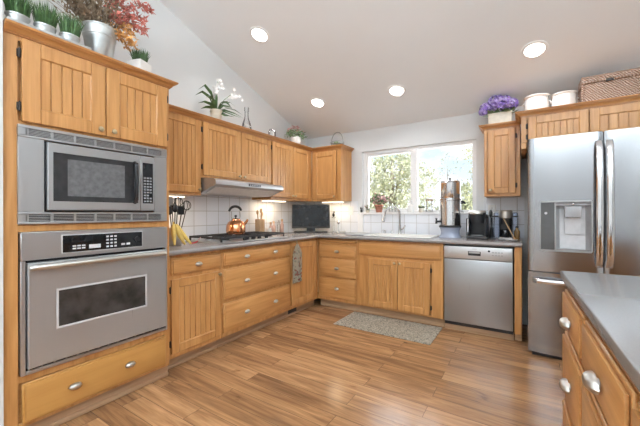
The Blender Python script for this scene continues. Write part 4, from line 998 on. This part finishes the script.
def outlet(label, x, y, z, rz, w=.075):
    o = thing('wall_outlet', label, 'outlet', (x, y, z), rz)
    M().box(-w / 2, w / 2, -.006, -.0005, -.058, .058, .002).build('cover_plate', 'white', o)
    for zz in (-.022, .022):
        sk_ = M().box(-.016, .016, -.0075, -.0055, zz - .014, zz + .014, .003).build('socket', 'trim', o); M().box(-.007, -.004, -.008, -.007, zz - .005, zz + .006).box(.004, .007, -.008, -.007, zz - .005, zz + .006).build('slots', 'blackmatte', sk_)
outlet('white wall outlet on the tiles between the corner cabinet and the window', .765, -.010, 1.21, 0)
outlet('white wall outlet on the tiles above the black coffee maker', 2.50, -.010, 1.205, 0)
outlet('white wall outlet on the left wall tiles above the spice bottles', .010, -1.0, 1.19, PI / 2)

# ---------------------------------------------------------------- worktop under the window
o = thing('water_filter', 'tall stainless gravity water filter on a blue stand in front of the window', 'water filter', (2.105, -.225, CT))
M().lathe([(.118, 0), (.118, .006), (.098, .03), (.094, .06), (.102, .095), (.114, .112)], seg=36).build('stand', 'bluebase', o)
M().lathe([(.112, .1125), (.116, .115), (.116, .126), (.110, .13), (.110, .131)], seg=36).build('base_ring', 'blackmatte', o)
lo = M().lathe([(.108, .1315), (.111, .135), (.111, .40), (.118, .405), (.118, .425), (.113, .43)], seg=40).build('lower_chamber', 'chrome', o)
M().lathe([(.106, .4305), (.108, .435), (.108, .60), (.112, .605), (.108, .612)], seg=40).build('upper_chamber', 'chrome', o)
l_ = M().lathe([(.110, .6125), (.104, .622), (.05, .632), (.01, .634)], seg=36).build('lid', 'chrome', o); M().lathe([(.006, .634), (.006, .642), (.013, .648), (.009, .658)], seg=14).build('lid_knob', 'black', l_)
sg = M().tube([(-.095, -.055, .175), (-.135, -.08, .175)], .012, 10).tube([(-.128, -.076, .205), (-.130, -.077, .150)], [.008, .012], 10).box(-.142, -.118, -.086, -.066, .203, .212, .003); sg.build('spigot', 'black', o)
M().lathe([(.010, 0), (.010, .012)], (.05, -.101, .27), 10).build('rivet', 'steel_dark', lo)
o = thing('pod_coffee_maker', 'black pod coffee maker with silver top left of the bottle brush', 'coffee maker', (2.385, -.24, CT))
M().box(-.095, .095, -.02, .15, 0, .255, .02, 3).build('body', 'black', o)
M().box(-.095, .095, -.15, -.02, 0, .035, .012, 2).build('drip_base', 'blackmatte', o)
hd = M().ring([[(.082 * math.cos(2 * PI * k / 24), -.06 + .085 * math.sin(2 * PI * k / 24), z) for k in range(24)] for z in (.165, .175, .26, .27)]).build('brew_head', 'black', o)
M().ring([[(r * math.cos(2 * PI * k / 24), -.045 + r * math.sin(2 * PI * k / 24), z) for k in range(24)] for r, z in ((.088, .2705), (.084, .285), (.06, .295))]).build('silver_lid', 'pewter', o)
M().tube([(-.06, -.125, .262), (0, -.155, .262), (.06, -.125, .262)], .008, 8).build('lid_handle', 'pewter', o)
M().box(-.082, -.072, -.152, -.148, .07, .21).build('side_strip', 'lightgrey', o); M().box(-.094, -.070, -.149, -.02, .035, .215, .006).build('side_wall', 'black', o); M().box(.070, .094, -.149, -.02, .035, .215, .006).build('side_wall', 'black', o)
M().cyl((0, -.085, .0355), (0, -.085, .041), .055, 20).build('drip_grid', 'grey', o)
o = thing('bottle_brush', 'black upright brush in a stand between the two coffee makers', 'brush', (2.502, -.052, CT))
M().lathe([(.028, 0), (.029, .01), (.022, .07), (.014, .11), (.012, .112)], seg=16).build('stand', 'black', o); M().cyl((0, 0, .1125), (-.008, 0, .22), .006, 8).ell((-.012, 0, .26), (.016, .016, .045)).build('brush', 'black', o)
o = thing('drip_coffee_machine', 'coffee machine with round silver top and black arms beside the refrigerator', 'coffee maker', (2.638, -.20, CT))
M().box(-.055, .055, -.01, .10, 0, .265, .012, 2).build('body', 'black', o)
M().box(-.06, .06, -.11, .0, 0, .02, .006).build('base', 'lightgrey', o)
M().ring([[(r * math.cos(2 * PI * k / 28), -.02 + r * math.sin(2 * PI * k / 28), z) for k in range(28)] for r, z in ((.056, .215), (.062, .22), (.062, .285), (.054, .295), (.05, .296))]).build('silver_head', 'pewter', o)
M().ring([[(.048 * math.cos(2 * PI * k / 24), -.03 + .048 * math.sin(2 * PI * k / 24), z) for k in range(24)] for z in (.150, .214)]).build('brew_head', 'black', o)
M().box(-.125, .11, -.035, -.015, .225, .24, .004).box(-.125, -.115, -.035, -.015, .10, .224, .003).build('arm', 'black', o)
M().box(-.112, -.058, .01, .115, .0, .272, .008).box(.058, .105, .03, .115, 0, .272, .008).build('water_tank', 'blueglass', o)
M().lathe([(.036, .0205), (.040, .03), (.042, .09), (.036, .10), (.034, .098)], (0, -.06, 0), 20).build('cup_rest', 'blackglass', o)
o = thing('amber_bottle', 'short amber bottle at the worktop end beside the refrigerator', 'bottle', (2.738, -.26, CT))
M().lathe([(.023, 0), (.025, .005), (.025, .085), (.012, .105), (.012, .12)], seg=16).build('glass', 'brownbottle', o); M().lathe([(.014, .1205), (.014, .135)], seg=14).build('cap', 'blackmatte', o)
o = thing('spoon_rest', 'small white dish in front of the coffee machine holding a long wooden stick', 'dish', (2.69, -.40, CT))
M().lathe([(.04, 0), (.055, .006), (.06, .014), (.055, .013), (.04, .006)], seg=24).build('dish', 'white', o)
o = thing('wooden_stick', 'long pale wooden stirring stick leaning against the silver-topped coffee machine', 'utensil', (2.725, -.41, CT + .0095))
M().tube([(0, 0, .002), (-.10, .12, .20)], [.006, .005], 8).build('stick', 'wood_item', o)

# ---------------------------------------------------------------- window sill
SZ = 1.1825
def sill(name, label, cat, x, y=.025): return thing(name, label, cat, (x, y, SZ))
o = sill('black_cat_figurine', 'small black figurine at the far left end of the window sill', 'figurine', .922, -.012)
M().ell((0, 0, .025), (.012, .014, .025), 12, 8).ell((-.004, 0, .058), (.012, .012, .013), 10, 6).tube([(.008, .002, .01), (.026, .004, .03), (.018, .004, .065)], .004, 6).tube([(-.012, 0, .066), (-.016, 0, .08)], [.005, .001], 6).build('figure', 'black', o)
o = sill('small_sprig_pot', 'tiny cream pot with a red and green sprig left of the terracotta pot', 'potted plant', 1.0)
M().lathe([(.02, 0), (.028, .035), (.025, .035), (.022, .03)], seg=16).build('pot', 'cream', o)
m = M()
for k in range(40): m.leaf((rnd.gauss(0, .018), rnd.gauss(0, .012), .03 + rnd.uniform(0, .07)), (rnd.gauss(0, .016), rnd.gauss(0, .012), rnd.gauss(.01, .012)), .014)
m.tube([(0, 0, .02), (.004, 0, .09)], .002, 5).build('leaves', 'leaf_g', o)
m = M()
for k in range(10): m.leaf((rnd.gauss(0, .016), rnd.gauss(-.01, .01), .05 + rnd.uniform(0, .06)), (rnd.gauss(0, .012), rnd.gauss(0, .01), rnd.gauss(.01, .01)), .013)
m.build('red_leaves', 'red', o)
o = sill('terracotta_plant', 'terracotta pot with a pink-leaved plant on the window sill', 'potted plant', 1.168, .02)
M().lathe([(.038, 0), (.052, .078), (.060, .080), (.061, .105), (.055, .105), (.05, .09)], seg=24).lathe([(.05, .088), (.05, .095)]).build('pot', 'terra', o)
m, f1 = M(), M()
for k in range(230):
    a = rnd.uniform(0, 6.28); q = rnd.random() ** .6; c = Vector((.12 * q * math.cos(a), .045 * q * math.sin(a), .12 + .13 * rnd.random() * (1.1 - .6 * q)))
    (m if rnd.random() < .55 else f1).leaf(c, (rnd.gauss(0, .026), rnd.gauss(0, .016), rnd.gauss(.004, .022)), .026, curl=.2)
for k in range(16): a = rnd.uniform(0, 6.28); m.tube([(0, 0, .09), (.07 * math.cos(a), .02 * math.sin(a), .16), (.11 * math.cos(a), .04 * math.sin(a), .18 + rnd.uniform(-.03, .05))], .0022, 5)
m.build('green_leaves', 'leaf_g', o); f1.build('pink_leaves', 'pink', o)
for x, hh, r, lb in ((1.33, .12, .028, 'clear glass jar right of the terracotta pot on the sill'), (1.415, .10, .032, 'clear glass jar behind the faucet on the sill')):
    o = sill('glass_jar', lb, 'jar', x); M().lathe([(r * .9, 0), (r, .006), (r, hh * .8), (r * .75, hh * .9), (r * .8, hh), (r * .72, hh), (r * .9, hh * .8), (r * .9, .01)], seg=18).build('glass', 'clear', o)
o = sill('white_bottle', 'white bottle standing before the window mullion on the sill', 'bottle', 1.59, .02)
M().lathe([(.035, 0), (.038, .006), (.038, .09), (.018, .115), (.018, .14)], seg=20).build('bottle', 'white', o); M().lathe([(.021, .1405), (.021, .16)], seg=16).build('cap', 'trim', o)
o = sill('succulent', 'small dark green succulent in a glass right of the window mullion', 'potted plant', 1.722)
M().lathe([(.026, 0), (.03, .01), (.032, .055), (.028, .055), (.025, .01)], seg=18).build('pot', 'cream', o)
m = M()
for k in range(40): a = rnd.uniform(0, 6.28); m.leaf((0, 0, .05), (.045 * math.cos(a), .03 * math.sin(a), rnd.uniform(.005, .04)), .018)
m.build('leaves', 'leaf_d', o)
o = sill('lidded_jar', 'clear glass jar with a brown lid left of the water filter', 'jar', 1.82)
M().lathe([(.040, 0), (.044, .006), (.044, .135), (.040, .14), (.041, .01)], seg=22).build('glass', 'clear', o); M().lathe([(.047, .1405), (.047, .160), (.040, .162)], seg=22).build('lid', 'brownbottle', o)
o = sill('black_flower_ornament', 'black flower-shaped ornament on a thin stem right of the water filter', 'ornament', 2.19, .03)
M().lathe([(.022, 0), (.020, .006), (.004, .01)], seg=14).tube([(0, 0, .008), (0, 0, .10)], .0022, 6).build('stem', 'black', o)
m = M()
for k in range(7): a = PI * k / 6; m.ell((.028 * math.cos(a), -.001 * k, .105 + .022 * math.sin(a)), (.013, .006, .011), 8, 5)
m.ell((0, -.008, .108), (.016, .006, .012), 8, 5).build('petals', 'black', o)

# ---------------------------------------------------------------- towel on the corner cabinet door
m = M(); nx, nz2 = 8, 14; grid = []
for j in range(nz2 + 1):
    row = []
    for i in range(nx + 1):
        t = j / nz2; s = i / nx - .5; wd = .045 + .105 * min(1, t / .22) ; top = -.012 * (1 - abs(s) * 2) if t < .2 else 0
        row.append(m.bm.verts.new((s * wd * 1.25, -.030 - .007 * math.sin(s * 9 + .6) * (1 - .2 * t) - .006 * (1 - t), .02 - t * .43 + .012 * abs(s) * (1 - t))))
    grid.append(row)
for j in range(nz2):
    for i in range(nx): f = m.bm.faces.new((grid[j][i], grid[j + 1][i], grid[j + 1][i + 1], grid[j][i + 1])); f.smooth = True
bmesh.ops.solidify(m.bm, geom=m.bm.faces[:], thickness=.006)
tw_ = thing('tea_towel', 'printed cream and green tea towel hanging from the corner cabinet door knob', 'towel', (.61, -1.095, .805), PI / 2)
m.build('cloth', 'towel', tw_)
M().tube([(.0, -.030, .02), (-.008, -.029, .05), (0, -.012, .058), (.008, -.029, .05), (.0, -.030, .02)], .003, 6).build('hanging_loop', 'towel', tw_)

# ---------------------------------------------------------------- outside the window
struct('ground_outside', M().box(-40, 40, -30, 60, -1.2, -.8), 'ground')
struct('wall_sky_screen', M().box(-6, 11, -11.2, -11, -.8, 5).box(11, 11.2, -11.2, 2, -.8, 4.5), 'bark')  # unseen screen added to keep bright sky out of the refrigerator's reflection
def tree(name, label, x, y, zb, blobs, mat, n, size, trunk_r=.16, twigs=0):
    o = thing(name, label, 'tree', (x, y, zb)); m = M(); r2 = random.Random(int(x * 100) + n)
    for bx_, by_, bz_, br in blobs:
        k = int(n * br ** 2 / sum(b[3] ** 2 for b in blobs))
        for _ in range(k):
            z = r2.uniform(-1, 1); a = r2.uniform(0, 6.28); q = math.sqrt(1 - z * z); rr_ = br * r2.uniform(.55, 1.05)
            c = Vector((bx_ + q * math.cos(a) * rr_, by_ + q * math.sin(a) * rr_, bz_ + z * rr_ * .85))
            m.leaf(c, (r2.gauss(0, size), r2.gauss(0, size), r2.gauss(0, size)), size * r2.uniform(.6, 1.1), (r2.gauss(0, 1), r2.gauss(0, 1), r2.gauss(0, 1)))
    m.build('foliage', mat, o)
    t = M(); top = max(b[2] for b in blobs)
    t.tube([(0, 0, 0), (.05, 0, top * .35), (-.05, .05, top * .7), (0, 0, top)], [trunk_r, trunk_r * .8, trunk_r * .5, trunk_r * .15], 8)
    for bx_, by_, bz_, br in blobs: t.tube([(0, 0, top * .4), (bx_ * .5, by_ * .5, bz_ * .8), (bx_, by_, bz_)], [trunk_r * .45, trunk_r * .3, trunk_r * .1], 6)
    t.build('trunk', 'bark', o); return o
G0 = -.8
tree('oak_tree', 'large pale olive oak tree filling the left half of the window', -2.25, 10, G0, [(-.9, 0, 3.2, .9), (.2, -.3, 3.9, 1.0), (1.0, .1, 3.5, .9), (-.2, -.5, 2.6, 1.0), (1.1, -.3, 2.4, .9), (-1.3, .1, 2.0, .8), (-.3, -.6, 1.5, .8), (.55, .2, 4.55, .55), (-.55, .1, 4.4, .55)], 'treeleaf', 7000, .085)
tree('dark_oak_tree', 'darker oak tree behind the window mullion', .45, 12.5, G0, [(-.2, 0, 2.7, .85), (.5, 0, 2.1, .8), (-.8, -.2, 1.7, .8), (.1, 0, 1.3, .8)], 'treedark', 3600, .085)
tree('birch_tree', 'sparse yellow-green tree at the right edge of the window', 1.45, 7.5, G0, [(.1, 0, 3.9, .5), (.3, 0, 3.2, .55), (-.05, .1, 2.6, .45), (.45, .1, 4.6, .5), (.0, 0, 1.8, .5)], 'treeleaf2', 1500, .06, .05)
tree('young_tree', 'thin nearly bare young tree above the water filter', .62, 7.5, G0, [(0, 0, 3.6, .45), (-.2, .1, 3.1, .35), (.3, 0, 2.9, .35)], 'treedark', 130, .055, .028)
for k, (x, y, r, lb) in enumerate(((-6.5, 16, 1.5, 'pale round bush far outside at the lower left of the window'), (-1.0, 15, 1.3, 'pale round bush far outside below the dark oak'), (2.6, 14, 1.3, 'pale round bush far outside behind the water filter'))):
    tree('bush', lb, x, y, G0, [(0, 0, 1.0, r), (r * .8, 0, .8, r * .7), (-r * .8, 0, .8, r * .7)], 'treeleaf', 1500, .10, .08)

for o in [x for x in bpy.data.objects if x.parent is None and 'category' in x and 'group' not in x]:
    for key, g in (('base_cabinet', 'base cabinets along the walls'), ('upper_cabinet', 'wall cabinets'), ('island_cabinet', 'island cabinets'), ('recessed_ceiling_light', 'recessed ceiling lights'), ('under_cabinet_light', 'under-cabinet lights'), ('wall_outlet', 'wall outlets'), ('white_pot', 'white pots on the refrigerator cabinet'), ('bush', 'bushes outside'), ('glass_jar', 'clear glass jars')):
        if o.name.split('.')[0] == key: o['group'] = g
